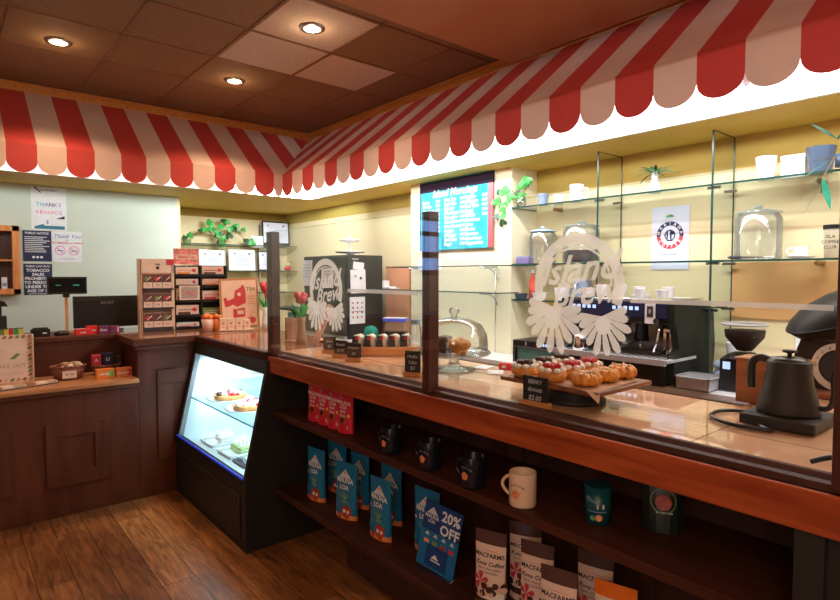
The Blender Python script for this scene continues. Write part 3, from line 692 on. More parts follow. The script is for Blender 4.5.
# ------------------------------------------------------------------ donuts
r = thing('serving_board', 'square wooden serving board with brown paper raised on a dark round foot', 'serving board', (1.65, 1.145, 1.071))
b = MB(); b.box(-.16,.16,-.195,.195,.062,.077,W_BOARD); b.build('board', r, bevel=.004)
b = MB(); b.lathe([(.001,0),(.105,0),(.105,.012),(.09,.02),(.09,.05),(.10,.062),(.001,.062)], MBLACK, 32); b.build('foot', r)
b = MB(); b.add([(-.14,-.19,.079),(.12,-.17,.079),(.15,.18,.079),(-.13,.19,.079),(-.17,-.16,.079),(-.185,-.215,.050)], [(0,1,2,3),(4,0,3),(4,5,0)], mat('brown baking paper', (.52,.28,.15), .7)); b.build('paper', r)
def donut(loc, kind, label, seed):
    rnd = random.Random(seed)
    t = thing('pastry', label, 'pastry', loc, rnd.random()*6, ('glazed golden pastries', 'red berry pastries', 'dark cherry pastries')[kind])
    if kind == 0:
        b = MB()
        for k in range(9):
            a = 2*PI*k/9; b.ball((.030*math.cos(a), .030*math.sin(a), .022), (.020,.020,.021), GOLD, 12, 8, .07, seed+k)
        b.ball((0,0,.028), (.030,.030,.020), GOLD, 12, 8, .06, seed); b.build('dough', t)
        b = MB()
        for k in range(14):
            a = rnd.random()*6.28; q = .035*math.sqrt(rnd.random()); b.ball((q*math.cos(a), q*math.sin(a), .043+.004*rnd.random()), .0035, (GREENC, CREAMW, CRUST)[k % 3], 6, 4)
        b.build('crumbs', t)
    else:
        b = MB(); b.lathe([(.001,.0),(.036,.0),(.047,.014),(.046,.028),(.036,.034),(.001,.034)], GOLD, 22); b.build('dough', t)
        b = MB()
        for k in range(8):
            a = 2*PI*k/8; b.ball((.036*math.cos(a), .036*math.sin(a), .038), (.012,.012,.009), CREAMW, 8, 6)
        b.build('cream', t)
        b = MB()
        for k in range(13):
            q = .026*math.sqrt((k+.5)/13); a = k*2.4; b.ball((q*math.cos(a), q*math.sin(a), .048+.004*rnd.random()), .0085, (BERRY, CHOC)[kind-1], 8, 6)
        b.build('berries', t)
names = (('golden glazed pastry nearest the front of the donut board', 'golden glazed pastry in the middle of the right hand row', 'golden glazed pastry at the back right of the donut board'),
 ('red berry pastry at the front of the middle row on the donut board', 'red berry pastry in the centre of the donut board', 'red berry pastry at the back of the middle row'),
 ('dark cherry pastry just behind the small price sign', 'dark cherry pastry in the middle of the left row', 'dark cherry pastry at the back of the left row'))
for kind in range(3):
    for k in range(3): donut((1.535+.105*k+(.02 if kind==0 else 0), 1.035+.115*kind, 1.151), kind, names[kind][k], kind*10+k)
# chalk signs on wooden blocks
def chalk(loc, rz, w, h, lines, label):
    t = thing('chalk_sign', label, 'sign', loc, rz)
    b = MB(); b.box(-w*.56, w*.56, -.016, .016, 0, .018, W_TRAY); b.build('wooden_base', t, bevel=.002)
    b = MB(); b.box(-w/2, w/2, -.003, .003, .010, .010+h, MBLACK)
    for s, z, sz in lines: b.text(s, 0, .01+h*z, h*sz, WHITE, -.0042, shear=.2)
    b.build('slate', t)
chalk((1.475,1.172,1.071), R90, .098, .088, (('BERRY', .80, .22), ('donuts', .52, .24), ('$2.00', .2, .26)), 'black chalk sign reading donuts $2.00 in front of the pastry board')
chalk((1.625,2.71,1.071), -1.05, .075, .080, (('Spam', .7, .25), ('$3', .35, .25)), 'small black chalk sign, leftmost of the three left of the wooden tray')
chalk((1.58,2.525,1.071), -1.05, .075, .080, (('Musubi', .72, .22), ('$3.50', .35, .22)), 'small black chalk sign, middle of the three by the wooden tray')
chalk((1.56,2.37,1.071), -1.05, .078, .082, (('Kelaguen', .72, .2), ('$4', .35, .22)), 'small black chalk sign nearest the wooden tray of the three')
chalk((1.52,1.86,1.071), -1.15, .072, .098, (('Muffin', .75, .2), ('Cake', .5, .2), ('$3', .25, .22)), 'black chalk sign left of the second screen post before the cake dome')
# wooden tray with wrapped sandwiches
r = thing('wooden_tray', 'oval orange wooden tray holding wrapped rice rolls on the bar', 'tray', (1.83, 2.50, 1.071), -.65)
b = MB(); out = [(.20*math.copysign(abs(math.cos(a))**.7, math.cos(a)), .095*math.copysign(abs(math.sin(a))**.8, math.sin(a))) for a in [2*PI*k/40 for k in range(40)]]
b.prism(out, 0, .035, W_TRAY, 'Z'); b.prism([(x*1.05, y*1.07) for x, y in out], .035, .044, W_TRAY, 'Z'); b.build('tray', r)
NORI = mat('dark seaweed', (.02,.03,.025), .4); RICE = mat('rice', (.80,.72,.60), .6, var=.15, scale=90)
for k in range(5):
    t = thing('wrapped_roll', ('wrapped rice roll at the left end of the wooden tray', 'wrapped rice roll, second from the left on the wooden tray', 'wrapped rice roll in the middle of the wooden tray', 'wrapped rice roll, second from the right on the wooden tray', 'wrapped rice roll at the right end of the wooden tray')[k], 'food', (1.83+(-.13+.065*k)*math.cos(-.65), 2.50+(-.13+.065*k)*math.sin(-.65), 1.116), -.75, 'wrapped rice rolls')
    b = MB(); b.prism([(-.028,0),(.028,0),(.026,.05),(.008,.062),(-.02,.055)], -.05, .05, RICE, 'Y'); b.build('filling', t, bevel=.006)
    b = MB(); b.prism([(-.031,0),(.010,0),(.006,.058),(-.022,.058)], -.052, .045, NORI, 'Y'); b.ball((.0,-.05,.045), (.012,.006,.01), BERRY, 8, 6); b.build('seaweed', t)
# cake stand with dome
r = thing('cake_stand', 'clear glass cake stand with domed lid and knob beside the middle screen post', 'cake stand', (1.775, 1.875, 1.071))
b = MB(); b.lathe([(.001,.002),(.095,.0),(.098,.006),(.04,.018),(.022,.03),(.022,.058),(.06,.066),(.158,.070),(.168,.078),(.166,.082),(.15,.076),(.001,.074)], JARG, 40); b.build('stand', r)
b = MB(); b.lathe([(.155,.080),(.152,.084),(.154,.11),(.150,.160),(.125,.205),(.08,.228),(.03,.236),(.001,.237)], glass('dome glass', (.95,.98,.97), .30, .02, k=.75), 40); b.lathe([(.156,.080),(.160,.085),(.156,.090),(.150,.085)], JARG, 40); b.build('dome', r)
b = MB(); b.lathe([(.001,.236),(.016,.238),(.012,.25),(.024,.262),(.020,.278),(.001,.284)], JARG, 20); b.build('knob', r)
def muffin(loc, m, top, label, seed):
    t = thing('muffin', label, 'muffin', loc, 0)
    b = MB(); b.lathe([(.001,0),(.032,0),(.044,.038),(.001,.038)], m, 20); b.build('case', t)
    b = MB(); b.ball((0,0,.046), (.051,.051,.032), top, 16, 10, .06, seed); b.ball((0,0,.062), (.022,.022,.016), top, 12, 8, .05, seed); b.build('top', t)
muffin((1.75,1.815,1.146), GOLD, GOLD, 'orange frosted muffin under the glass cake dome', 1)
muffin((1.765,1.925,1.146), CHOC, CHOC, 'dark chocolate muffin under the glass cake dome', 5)
# small things near the back edge of the bar
def jar(name, loc, rad, h, lidm, label, fill=None, lh=.025, group=None, knob=False, g=None):
    t = thing(name, label, 'jar', loc, 0, group)
    b = MB(); b.lathe([(.001,.002),(rad*.95,.0),(rad,.01),(rad,h*.78),(rad*.82,h*.88),(rad*.8,h*.9)], g or JARG, 28); b.build('glass', t)
    b = MB()
    if knob: b.lathe([(rad*.98,h*.88),(rad*1.0,h*.90),(rad*.5,h*.95),(rad*.15,h*.965),(.001,h*.97)], lidm, 28); b.lathe([(.001,h*.965),(rad*.13,h*.97),(rad*.2,h),(rad*.15,h*1.03),(.001,h*1.04)], lidm, 16)
    else: b.cyl(rad*.84, h*.9, h*.9+lh, lidm, n=24)
    b.build('lid', t)
    if fill:
        b = MB(); b.lathe([(.001,.006),(rad*.88,.006),(rad*.9,.012),(rad*.9,h*fill[1]),(.001,h*fill[1])], fill[0], 24); b.build('contents', t)
jar('glass_shaker', (1.94,2.35,1.071), .033, .185, mat('blue grey lid', (.10,.16,.20), .4), 'tall clear shaker jar with dark lid left of the middle screen post')
r = thing('ink_bottle', 'tiny round black bottle near the back edge of the bar', 'bottle', (1.955,1.60,1.071)); b = MB(); b.ball((0,0,.016), .017, GLOSSB, 12, 8); b.cyl(.007,.03,.04,BLACK,n=10); b.build('body', r)
r = thing('candy_packet', 'small red and white packet behind the cake stand', 'packet', (1.96,1.72,1.071), -1.2); b = MB(); b.box(-.035,.035,-.012,.012,0,.028,mat('bright red card', (.75,.03,.03), .4)); b.rect(-.02,.0,.006,.02,WHITE,-.013); b.build('box', r)
for k, (x, y) in enumerate(((1.92,1.83),(1.86,1.70))):
    t = thing('leaflet', ('pale leaflet lying on the bar behind the cake stand', 'pale leaflet lying on the bar right of the cake stand')[k], 'leaflet', (x, y, 1.0715), .4*k+.3); b = MB(); b.box(-.05,.05,-.035,.035,0,.0015,WHITE); b.rect(-.03,.03,0,0,WHITE); b.build('paper', t)
# ------------------------------------------------------------------ glass shelf items (recess)
CLEARB = mat('pale blue ceramic', (.22,.29,.42), .35); GRAYB = mat('slate blue ceramic', (.045,.075,.13), .4)
S1, S2, S3 = 2.009, 1.585, 1.320
cup('ceramic_cup', (3.40,2.645,S1), .042, .085, CLEARB, 'slate blue cup at the left end of the top glass shelf')
cup('ceramic_cup', (3.42,2.52,S1), .04, .065, WCER, 'low white cup right of the blue cup on the top glass shelf')
cup('ceramic_cup', (3.42,2.37,S1), .05, .12, WCER, 'tall white cup left of the first glass fin on the top shelf', handle=True, rz=2.2, taper=.85)
cup('ceramic_cup', (3.42,1.175,S1), .052, .125, WCER, 'tall plain white cup right of the second glass fin on the top shelf')
r = thing('white_card', 'small white square box between two cups on the top glass shelf', 'box', (3.42,1.05,S1), R90); b = MB(); b.box(-.055,.055,0,.05,0,.115,WHITE); b.box(-.057,.057,-.002,.052,.095,.118,WHITE); b.build('box', r, bevel=.002)
cup('ceramic_cup', (3.42,.925,S1), .065, .135, GRAYB, 'large slate blue cup at the right of the top glass shelf', taper=.72)
def blade(b, p, d, L, w, m, droop=.3):
    d = Vector(d).normalized(); side = d.cross(Vector((0,0,1)));
    if side.length < .01: side = Vector((1,0,0))
    side.normalize(); vs = []; n = 6
    for k in range(n+1):
        t = k/n; c = Vector(p)+d*L*t+Vector((0,0,-droop*L*t*t)); ww = w*math.sin(PI*(t*.9+.08))
        vs += [tuple(c-side*ww), tuple(c+side*ww)]
    b.add(vs, [(2*k,2*k+1,2*k+3,2*k+2) for k in range(n)], m, True)
LEAF = mat('leaf green', (.07,.50,.09), .4, var=.35, scale=20, trans=.25); LEAFD = mat('dark leaf', (.015,.09,.035), .4, var=.3, scale=20); LEAFP = mat('pale striped leaf', (.22,.50,.24), .4, var=.5, scale=50, trans=.2)
STEM = mat('brown vine', (.22,.15,.05), .6)
TEALL = mat('teal leaf', (.02,.22,.14), .35, var=.2, trans=.2)
r = thing('spider_plant', 'spiky green plant in a slim white vase on the top glass shelf', 'plant', (3.42,1.80,S1))
b = MB(); b.lathe([(.001,0),(.034,0),(.036,.03),(.020,.085),(.020,.12),(.024,.13),(.018,.125)], WCER, 22); b.build('vase', r)
b = MB(); rnd = random.Random(4)
for k in range(34):
    a = k*2.4; e = .10+.8*rnd.random(); blade(b, (0,0,.12), (math.cos(a), math.sin(a), e), .13+.07*rnd.random(), .009, LEAFP if k % 3 else LEAFD, .35)
b.build('leaves', r)
def heart(b, p, n, size, m, roll=0.):
    """heart shaped leaf lying roughly in the plane with normal n"""
    n = Vector(n).normalized(); u = n.cross(Vector((0,0,1)));
    if u.length < .05: u = Vector((1,0,0))
    u.normalize(); v = n.cross(u); c, s = math.cos(roll), math.sin(roll); u, v = u*c+v*s, v*c-u*s
    o = [(0,.12),(.28,.36),(.62,.28),(.72,-.05),(.5,-.5),(0,-1.05),(-.5,-.5),(-.72,-.05),(-.62,.28),(-.28,.36)]
    P = Vector(p); vs = [tuple(P+n*size*.12)]+[tuple(P+u*x*size+v*z*size) for x, z in o]
    b.add(vs, [(0,i+1,(i+1)%10+1) for i in range(10)], m)
def pothos(name, label, loc, vines, size, seed, pot=None, face=(-.6,-.75,.1), ms=None):
    t = thing(name, label, 'plant', loc); rnd = random.Random(seed); ms = ms or [LEAF, LEAF, LEAFD]
    b = MB()
    for v in vines: b.tube(v, .0035, STEM, 6)
    b.build('vine', t); b = MB()
    for v in vines:
        P = [Vector(p) for p in v]
        for i in range(len(P)-1):
            for q in (.25, .8):
                if rnd.random() < .12: continue
                p = P[i].lerp(P[i+1], q)+Vector(((rnd.random()-.5)*.05, (rnd.random()-.5)*.05, (rnd.random()-.3)*.06))
                heart(b, p, (face[0]+rnd.random()*.8-.4, face[1]+rnd.random()*.6-.3, face[2]+rnd.random()*.7-.3), size*(.7+.6*rnd.random()), rnd.choice(ms), rnd.random()*2-1)
    b.build('leaves', t)
    if pot: b = MB(); pot(b); b.build('vase', t)
    return t
pothos('pothos_plant', 'trailing green plant on the top glass shelf right of the menu board', (3.34,2.80,2.009),
  [[(0,0,.02),(-.02,.04,.10),(-.05,.08,.14),(-.06,.14,.10),(-.06,.17,.0),(-.06,.18,-.1)], [(0,0,.02),(0,-.03,.12),(-.02,-.08,.17),(-.03,-.12,.15)], [(0,0,.02),(-.04,.08,.05),(-.07,.12,-.05),(-.07,.12,-.16)]], .045, 3,
  lambda b: b.lathe([(.001,0),(.03,0),(.036,.04),(.02,.07),(.024,.08)], JARG, 18), face=(-.8,-.5,.1))
r = thing('hanging_plant', 'teal green long leafed plant hanging from the right end of the top glass shelf', 'plant', (3.28,.80,2.012))
b = MB(); b.lathe([(.001,0),(.03,0),(.032,.06),(.03,.06)], GRAYB, 18); b.build('vase', r)
b = MB(); vines = [[(0,0,.05),(-.03,.03,.04),(-.05,.06,-.04),(-.05,.07,-.12)], [(0,0,.05),(-.04,-.02,.04),(-.05,-.05,-.04),(-.05,-.06,-.10)], [(0,0,.05),(.0,.0,.10),(-.02,.02,.14)]]
for v in vines: b.tube(v, .003, STEM, 6)
b.build('vine', r); b = MB()
for p, d in (((-.05,.06,-.02),(-.2,.7,-.9)),((-.05,.07,-.08),(-.2,.5,-1)),((-.05,.065,-.05),(-.2,-.3,-1)),((-.05,-.05,-.02),(-.2,-.6,-.9)),((-.05,-.06,-.08),(-.2,.1,-1)),((-.03,.03,.04),(-.3,.4,-.3)),((-.02,.02,.13),(-.3,.5,.5)),((-.02,.02,.13),(-.3,-.5,.3))): blade(b, p, d, .15, .020, TEALL, .1)
b.build('leaves', r)
BLUELID = mat('pale blue glass lid', (.40,.55,.72), .2)
LIDG = glass('lid glass', (.85,.92,.93), .3, .25, (.55,.68,.70))
jar('glass_jar', (3.47,2.70,S2), .10, .27, BLUELID, 'wide glass jar with pale blue lid at the left of the middle glass shelf', knob=True)
jar('glass_jar', (3.42,2.33,S2), .125, .285, LIDG, 'wide glass jar with clear knobbed lid left of the first glass fin', knob=True, fill=(mat('dark roasted beans', (.03,.015,.012), .4), .30))
jar('glass_jar', (3.43,1.21,S2), .115, .285, LIDG, 'large glass biscuit jar with knobbed lid right of the second glass fin', knob=True)
r = thing('coffee_scoop', 'dark flat scoop lying on the middle glass shelf before the big jar', 'scoop', (3.34,1.21,S2+.001)); b = MB(); b.ball((0,.08,.010),(.03,.04,.010),INK,12,8); b.tube([(0,.05,.01),(0,-.10,.008)],.006,STEEL); b.build('scoop', r)
t = cup('ceramic_cup', (3.42,1.0,S2+.012), .042, .050, WCER, 'white cup on a saucer on the middle glass shelf', handle=True, rz=-1.0, taper=.6)
r = thing('saucer', 'white saucer under the cup on the middle glass shelf', 'saucer', (3.42,1.0,S2)); b = MB(); b.lathe([(.001,0),(.035,0),(.070,.012),(.070,.014),(.035,.004),(.001,.004)], WCER, 28); b.build('dish', r)
r = thing('takeaway_cup', 'clear tumbler with black lid and small dark lettering on the middle glass shelf', 'cup', (3.42,.865,S2), R90)
b = MB(); b.lathe([(.001,0),(.034,0),(.040,.145),(.038,.145)], glass('milky tumbler', (.9,.9,.88), .1, .45, (.8,.75,.65)), 24); b.build('body', r)
b = MB(); b.cyl(.042, .145, .165, BLACK, n=24); b.build('lid', r)
b = MB()
for k, s in enumerate(('ISLA', 'COFFEE', 'CLUB')): b.text(s, 0, .105-.026*k, .022, INK, -.0415, bold=.02)
b.build('lettering', r)
r = thing('label_card', 'purple box on the middle glass shelf behind the frosted crest', 'box', (3.31,2.745,S2), R90); b = MB(); b.box(-.075,.04,0,.05,0,.055, mat('purple card', (.20,.15,.35), .5)); b.box(-.076,.041,-.001,.051,.040,.050,MATS['pale blue ceramic']); b.build('box', r, bevel=.002)
r = thing('red_bottle', 'slim red bottle at the left of the lowest glass shelf', 'bottle', (3.40,2.735,S3)); b = MB(); b.lathe([(.001,0),(.028,0),(.028,.13),(.012,.17),(.012,.20),(.001,.2)], mat('red bottle', (.75,.12,.08), .3), 20); b.build('body', r); b = MB(); b.cyl(.014,.195,.22,WCER,n=14); b.build('cap', r)
cup('ceramic_bowl', (3.38,2.83,S3), .05, .04, GRAYB, 'slate bowl at the far left of the lowest glass shelf', 'bowl')
cup('ceramic_bowl', (3.36,2.64,S3), .055, .05, WCER, 'white bowl beside the red bottle on the lowest glass shelf', 'bowl')
cup('mixing_bowl', (3.42,2.47,S3), .07, .09, WCER, 'taller white bowl behind the frosted crest on the lowest glass shelf', 'bowl')
cup('glass_mug', (3.40,2.30,S3), .06, .15, mat('pale steel blue', (.40,.50,.68), .2, .3), 'pale blue metal mug behind the frosted crest', 'mug', handle=True)
cup('clay_pot', (3.44,2.17,S3), .065, .13, mat('tan clay', (.55,.38,.25), .6), 'tan clay pot behind the frosted crest', 'pot')
for k, (y, rr, h) in enumerate(((1.98,.045,.035),(1.86,.06,.055),(1.73,.055,.03),(1.60,.06,.045))):
    cup('stacked_saucer_cup', (3.38,y,S3), rr, h, WCER, ('low white cup on the lowest shelf just right of the first glass fin', 'wide white cup above the left of the espresso machine', 'shallow white cup above the middle of the espresso machine', 'wide white cup above the right of the espresso machine')[k])
# coffee badge poster on the wall
PLIL = mat('lilac white paper', (.74,.78,.92), .6); RBADGE = mat('badge red', (.70,.03,.05), .5)
r = thing('coffee_poster', 'white poster with round red and navy coffee badge on the yellow wall', 'poster', (XW-.004, 1.785, 1.735), R90)
b = MB(); b.box(-.123,.123,-.002,.002,-.20,.205,PLIL)
b.ring(0,.02,.062,.088,NAVY,-.0026,40,-.1,PI+.1); b.ring(0,.02,.062,.088,RBADGE,-.0026,40,PI+.1,2*PI-.1)
def arc_text(b, s, cx, cz, R, size, m, y, a0, a1, flip=False, bold=.02):
    for i, ch in enumerate(s):
        a = a0+(a1-a0)*(i+.5)/len(s); b.text(ch, cx+R*math.cos(a), cz+R*math.sin(a), size, m, y, bold=bold, rot=(a-PI/2) if not flip else (a+PI/2))
arc_text(b, 'MARIANA', 0, .02, .075, .027, WHITE, -.0034, PI+.02, -.02)
arc_text(b, 'COFFEE', 0, .02, .075, .025, WHITE, -.0034, PI+.35, 2*PI-.35, True)
b.ring(0,.02,.028,.036,NAVY,-.0026,30); b.rect(-.022,-.012,.0,.045,NAVY,-.003); b.rect(.0,.012,-.005,.05,NAVY,-.003); b.disc(.02,.035,.012,NAVY,-.003); b.rect(-.02,.02,-.018,-.01,NAVY,-.003)
b.shape([(-.03,.145),(-.005,.155),(.02,.15),(.028,.135),(-.025,.133)], LEAFP, -.003); b.text('island grown', 0, -.10, .022, INK, -.0026)
b.build('sheet', r)
# menu board on the pillar
TEALB = mat('teal chalkboard', (.04,.42,.50), .8, var=.35, scale=4, spec=.1); CH = mat('chalk white', (.85,.95,.96), .7, emit=.5); DKB = mat('dark header board', (.03,.02,.035), .9, spec=.0)  # chalk letters carry emission to look brighter than their lighting
r = thing('menu_board', 'teal chalk menu board with dark header on the cream pillar', 'menu board', (3.285, 3.465, 1.715), R90)
b = MB(); b.box(-.435,.435,-.008,.008,0,.60,TEALB); b.box(-.437,.437,-.010,.006,.50,.585,DKB); b.box(.385,.437,-.011,.004,0,.50,mat('rose strip', (.45,.10,.12), .5))
b.box(-.437,-.428,-.012,.006,0,.585,DKB)
b.text('Island Mornings', -.0, .475, .085, CH, -.0115, shear=.3, bold=.01)
rnd = random.Random(3); words_ = ['Latte','Mocha','Espresso','Americano','Cappuccino','Macchiato','Flat White','Hot Tea','Iced Tea','Matcha','Chai Latte','Smoothie','Cold Brew','Hot Cocoa','Frappe','Affogato','Red Rice','Bagel','Waffle','Croissant']
for c_, x in enumerate((-.40,-.12,.13)):
    for k in range(11 if c_ else 8):
        z = .415-.037*k
        b.text(words_[(c_*7+k) % 20], x, z, .042, CH, -.0095, align='LEFT', shear=.15, bold=.02)
        if c_ < 2 or k < 5: b.text('%d.%d' % (2+rnd.randrange(4), 0) + '0', x+.19 if c_ else x+.17, z, .032, CH, -.0095, align='LEFT', bold=.012)
b.build('board', r)
r = thing('small_white_tray', 'small white scale tray at the left end of the lower pillar glass shelf', 'tray', (3.15,4.20,1.374), R90); b = MB(); b.box(-.04,.05,-.03,.05,0,.02,WCER); b.box(-.075,-.045,-.02,.04,0,.075,WCER); b.box(-.04,.10,-.03,.05,.0,.008,WCER); b.build('body', r, bevel=.003)
# wall outlet
r = thing('wall_outlet', 'white double wall outlet behind the kettle', 'outlet', (XW-.005, 1.03, 1.14), R90); b = MB(); b.box(-.035,.035,-.004,.004,-.055,.055,WCER)
for z in (-.022,.022): b.disc(0,z,.016,CLEARB,-.0045); b.rect(-.006,-.003,z-.005,z+.005,INK,-.005); b.rect(.003,.006,z-.005,z+.005,INK,-.005)
b.build('plate', r)
r = thing('light_switch', 'cream switch plate on the wall right of the outlet', 'switch', (XW-.005,.93,1.14), R90); b = MB(); b.box(-.02,.02,-.004,.004,-.045,.045,CREAM); b.box(-.006,.006,-.010,-.004,-.012,.012,WCER); b.build('plate', r)

# ------------------------------------------------------------------ left pane: black machine and things on the rear bench
r = thing('black_drinks_cooler', 'tall matt black drinks machine with papers taped on, standing on the rear bench', 'machine', (3.07, 4.87, .902), R90)
b = MB(); b.box(-.41,.41,-.20,.20,0,.785,BLACK); b.box(-.41,.09,.20,.38,0,.765,BLACK); b.box(-.40,.40,-.21,-.20,.46,.775,MBLACK); b.box(-.40,.40,-.21,-.20,.03,.18,mat('dark grey panel', (.09,.09,.10), .3)); b.build('body', r, bevel=.006)
b = MB(); b.box(-.40,.40,-.24,-.2,.0,.03,STEEL); b.box(.411,.413,-.15,-.08,.74,.752,STEEL); b.build('trim_strip', r)
def sheet(name, label, loc, rz, w, h, art=None, tilt=0., cat='paper', m=None):
    t = thing(name, label, cat, loc, rz); b = MB(); b.at(0,0,0,0,0,tilt); b.box(-w/2,w/2,-.0008,.0008,-h/2,h/2,m or WHITE)
    if art: art(b)
    b.build('sheet', t); return t
DOT = mat('dot red', (.6,.05,.08), .5)
def dots(b):
    for i in range(3):
        for j in range(4): b.disc(-.05+.05*i, .07-.045*j, .010, (DOT, INK, DOT)[(i+j) % 3], -.002, 10)
    b.rect(-.07,.07,-.012,-.008,INK,-.002)
sheet('taped_paper', 'white paper taped at the top of the black machine side', (2.99,4.458,1.585), 0, .12, .07, None, .1)
sheet('taped_paper', 'white notice with two small marks on the black machine side', (2.985,4.457,1.44), 0, .17, .22, lambda b: (b.disc(-.03,.05,.012,CLEARB,-.002), b.disc(.03,.03,.014,INK,-.002)), -.03)
sheet('taped_paper', 'white flavour chart with rows of red dots on the black machine side', (2.975,4.456,1.17), 0, .17, .25, dots)
sheet('taped_paper', 'pale blue white sheet taped at the far left of the black machine front', (2.858,5.19,1.52), R90, .20, .26, lambda b: [b.rect(-.08,.05,.08-.03*k,.085-.03*k,CLEARB,-.002) for k in range(5)])
sheet('taped_paper', 'white sheet in the middle of the black machine front', (2.858,4.80,1.47), R90, .22, .19, lambda b: [b.rect(-.08,.05,.06-.03*k,.065-.03*k,CLEARB,-.002) for k in range(4)])
r = thing('tiered_stand', 'white two tier cake stand on top of the black machine', 'cake stand', (3.12,4.80,1.690))
b = MB(); b.lathe([(.001,0),(.05,0),(.03,.02),(.14,.03),(.15,.045),(.145,.045),(.02,.038),(.014,.05),(.014,.13),(.10,.145),(.108,.16),(.10,.158),(.001,.15)], WCER, 32); b.lathe([(.012,.15),(.012,.19),(.02,.2),(.001,.205)], WCER, 14); b.build('tiers', r)
r = thing('wooden_cabinet', 'narrow orange wooden cabinet between the black machine and the cream pillar', 'cabinet', (3.43,4.25,.902), 0); b = MB(); b.box(-.145,.145,-.175,.175,0,.675,mat('orange pink veneer', (.66,.30,.16), .45, var=.08)); b.box(.105,.148,-.178,.175,0,.68,W_MID); b.box(-.148,.148,-.178,.178,.662,.68,W_MID); b.build('carcass', r, bevel=.003)
r = thing('plastic_tub', 'clear plastic tub with blue rimmed lid in front of the orange cabinet', 'tub', (3.06,3.98,1.02), -.9)
b = MB(); b.box(-.10,.10,-.06,.06,-.117,-.02,BLACK); b.box(-.085,.085,-.055,.055,-.02,.07,JARG); b.build('tub', r); b = MB(); b.box(-.105,.105,-.065,.065,.075,.10,mat('royal blue lid', (.08,.12,.75), .3)); b.box(-.10,.10,-.06,.06,.085,.105,WCER); b.build('lid', r)
r = thing('green_cloth', 'teal green cloth bunched beside the plastic tub', 'cloth', (2.96,4.22,.902)); b = MB(); b.ball((0,0,.07),(.06,.08,.07),mat('teal green cloth', (.0,.22,.17), .8),14,9,.12,3); b.build('cloth', r)

# ------------------------------------------------------------------ bar end: display racks, framed poster
PEACH = mat('peach card', (.78,.52,.42), .5); PEACHL = mat('light peach card', (.85,.66,.57), .5); BROWNP = mat('dark photo print', (.14,.05,.05), .5); REDP = mat('red print', (.62,.05,.07), .4); GRNP = mat('green print', (.20,.28,.08), .5); ORG = mat('orange print', (.85,.25,.05), .45)
r = thing('tea_display_rack', 'tall cream cardboard rack with three rows of small tea boxes', 'display rack', (1.255,4.62,1.076), -.10)
b = MB(); b.box(-.115,.115,.03,.12,0,.545,PEACH); b.box(-.115,.115,-.06,-.055,.44,.545,PEACHL); b.box(-.115,-.110,-.06,.03,0,.54,CREAM); b.box(.095,.115,-.06,.03,0,.54,CREAM); b.box(-.11,.11,-.06,.03,.0,.03,INK); b.box(-.11,.11,-.06,.03,.165,.18,INK); b.box(-.11,.11,-.06,.03,.31,.325,INK)
b.text('tea', 0, .505, .028, INK, -.062, bold=.02); b.disc(0,.478,.012,INK,-.062); b.rect(.06,.115,.50,.543,REDP,-.062); b.box(-.128,-.117,-.05,.05,-.0,.545,CREAM)
b.build('rack', r)
for j in range(3):
    for i in range(3):
        rr = thing('tea_box', '%s tea box in the %s row of the cream rack' % (('left','middle','right')[i], ('bottom','middle','top')[j]), 'box', (1.255+(-.068+.066*i)*math.cos(-.1)-.05*.1, 4.62-.045+(-.068+.066*i)*math.sin(-.1), 1.076+.031+.147*j), -.10, 'small tea boxes in the cream rack')
        b = MB(); m = (REDP, BROWNP, GRNP)[(i+j) % 3]; b.box(-.031,.031,-.012,.03,0,.105,PEACHL); b.rect(-.031,.031,.045,.104,BROWNP,-.0125); b.disc(-.006,.07,.017,m,-.0135,12); b.tube([(-.012,-.014,.055),(.022,-.014,.085)],.0025,WHITE); b.text('TEA',0,.022,.016,INK,-.013); b.build('carton', rr)
r = thing('black_display_rack', 'black two column rack of peach coloured packets beside the cream tea rack', 'display rack', (1.575,4.62,1.076), -.12)
b = MB(); b.box(-.20,.20,.06,.075,0,.50,BLACK)
for x in (-.20,-.004,.192): b.box(x,x+.010,-.07,.06,0,.50,BLACK)
for z in (0,.095,.21,.325,.41): b.box(-.20,.20,-.06,.06,z,z+.006,BLACK); b.box(-.20,.20,-.066,-.06,z,z+.022,BLACK)
b.build('frame', r)
r = thing('header_card', 'red and peach patterned header card on top of the black rack', 'card', (1.485,4.635,1.582), -.12)
b = MB(); b.box(-.095,.095,-.004,.004,0,.125,mat('pink floral print', (.66,.22,.20), .5, var=.5, scale=40)); b.rect(-.08,.08,.04,.08,PEACH,-.005); b.text('Island Tea', 0, .06, .03, REDP, -.006, bold=.02); b.box(-.004,.004,.004,.01,-.02,.12,STEEL); b.build('card', r)
specs = [(-.1,.416,.07,PEACHL,ORG),(-.1,.332,.06,PEACHL,PEACH),(-.1,.217,.10,PEACHL,BROWNP),(-.1,.101,.085,PEACHL,BROWNP),(-.1,.006,.045,WHITE,REDP),(.095,.416,.075,PEACH,BROWNP),(.095,.332,.06,PEACH,ORG),(.095,.217,.08,PEACHL,REDP),(.095,.101,.06,GRNP,PEACHL)]
for k, (x, z, h, m, m2) in enumerate(specs):
    xx = 1.575+x*math.cos(.12)-.02*.12; yy = 4.62-x*math.sin(.12)-.02
    rr = thing('tea_packet', '%s packet on the black rack, %s shelf of the %s column' % (('striped','plain','pictured','flat','red lettered','tall','orange striped','red flowered','green')[k], ('top','second','third','fourth','lowest','top','second','third','fourth')[k], 'left' if k < 5 else 'right'), 'packet', (xx, yy, 1.078+z), -.12, 'packets on the black rack')
    b = MB(); b.box(-.083,.083,-.035,.05,0,h,m); b.rect(-.07,.02,h*.15,h*.4,m2,-.0355); b.rect(-.07,.07,h*.55,h*.62,m2,-.0355); b.disc(.05,h*.6,h*.2,REDP,-.036,12); b.build('carton', rr)
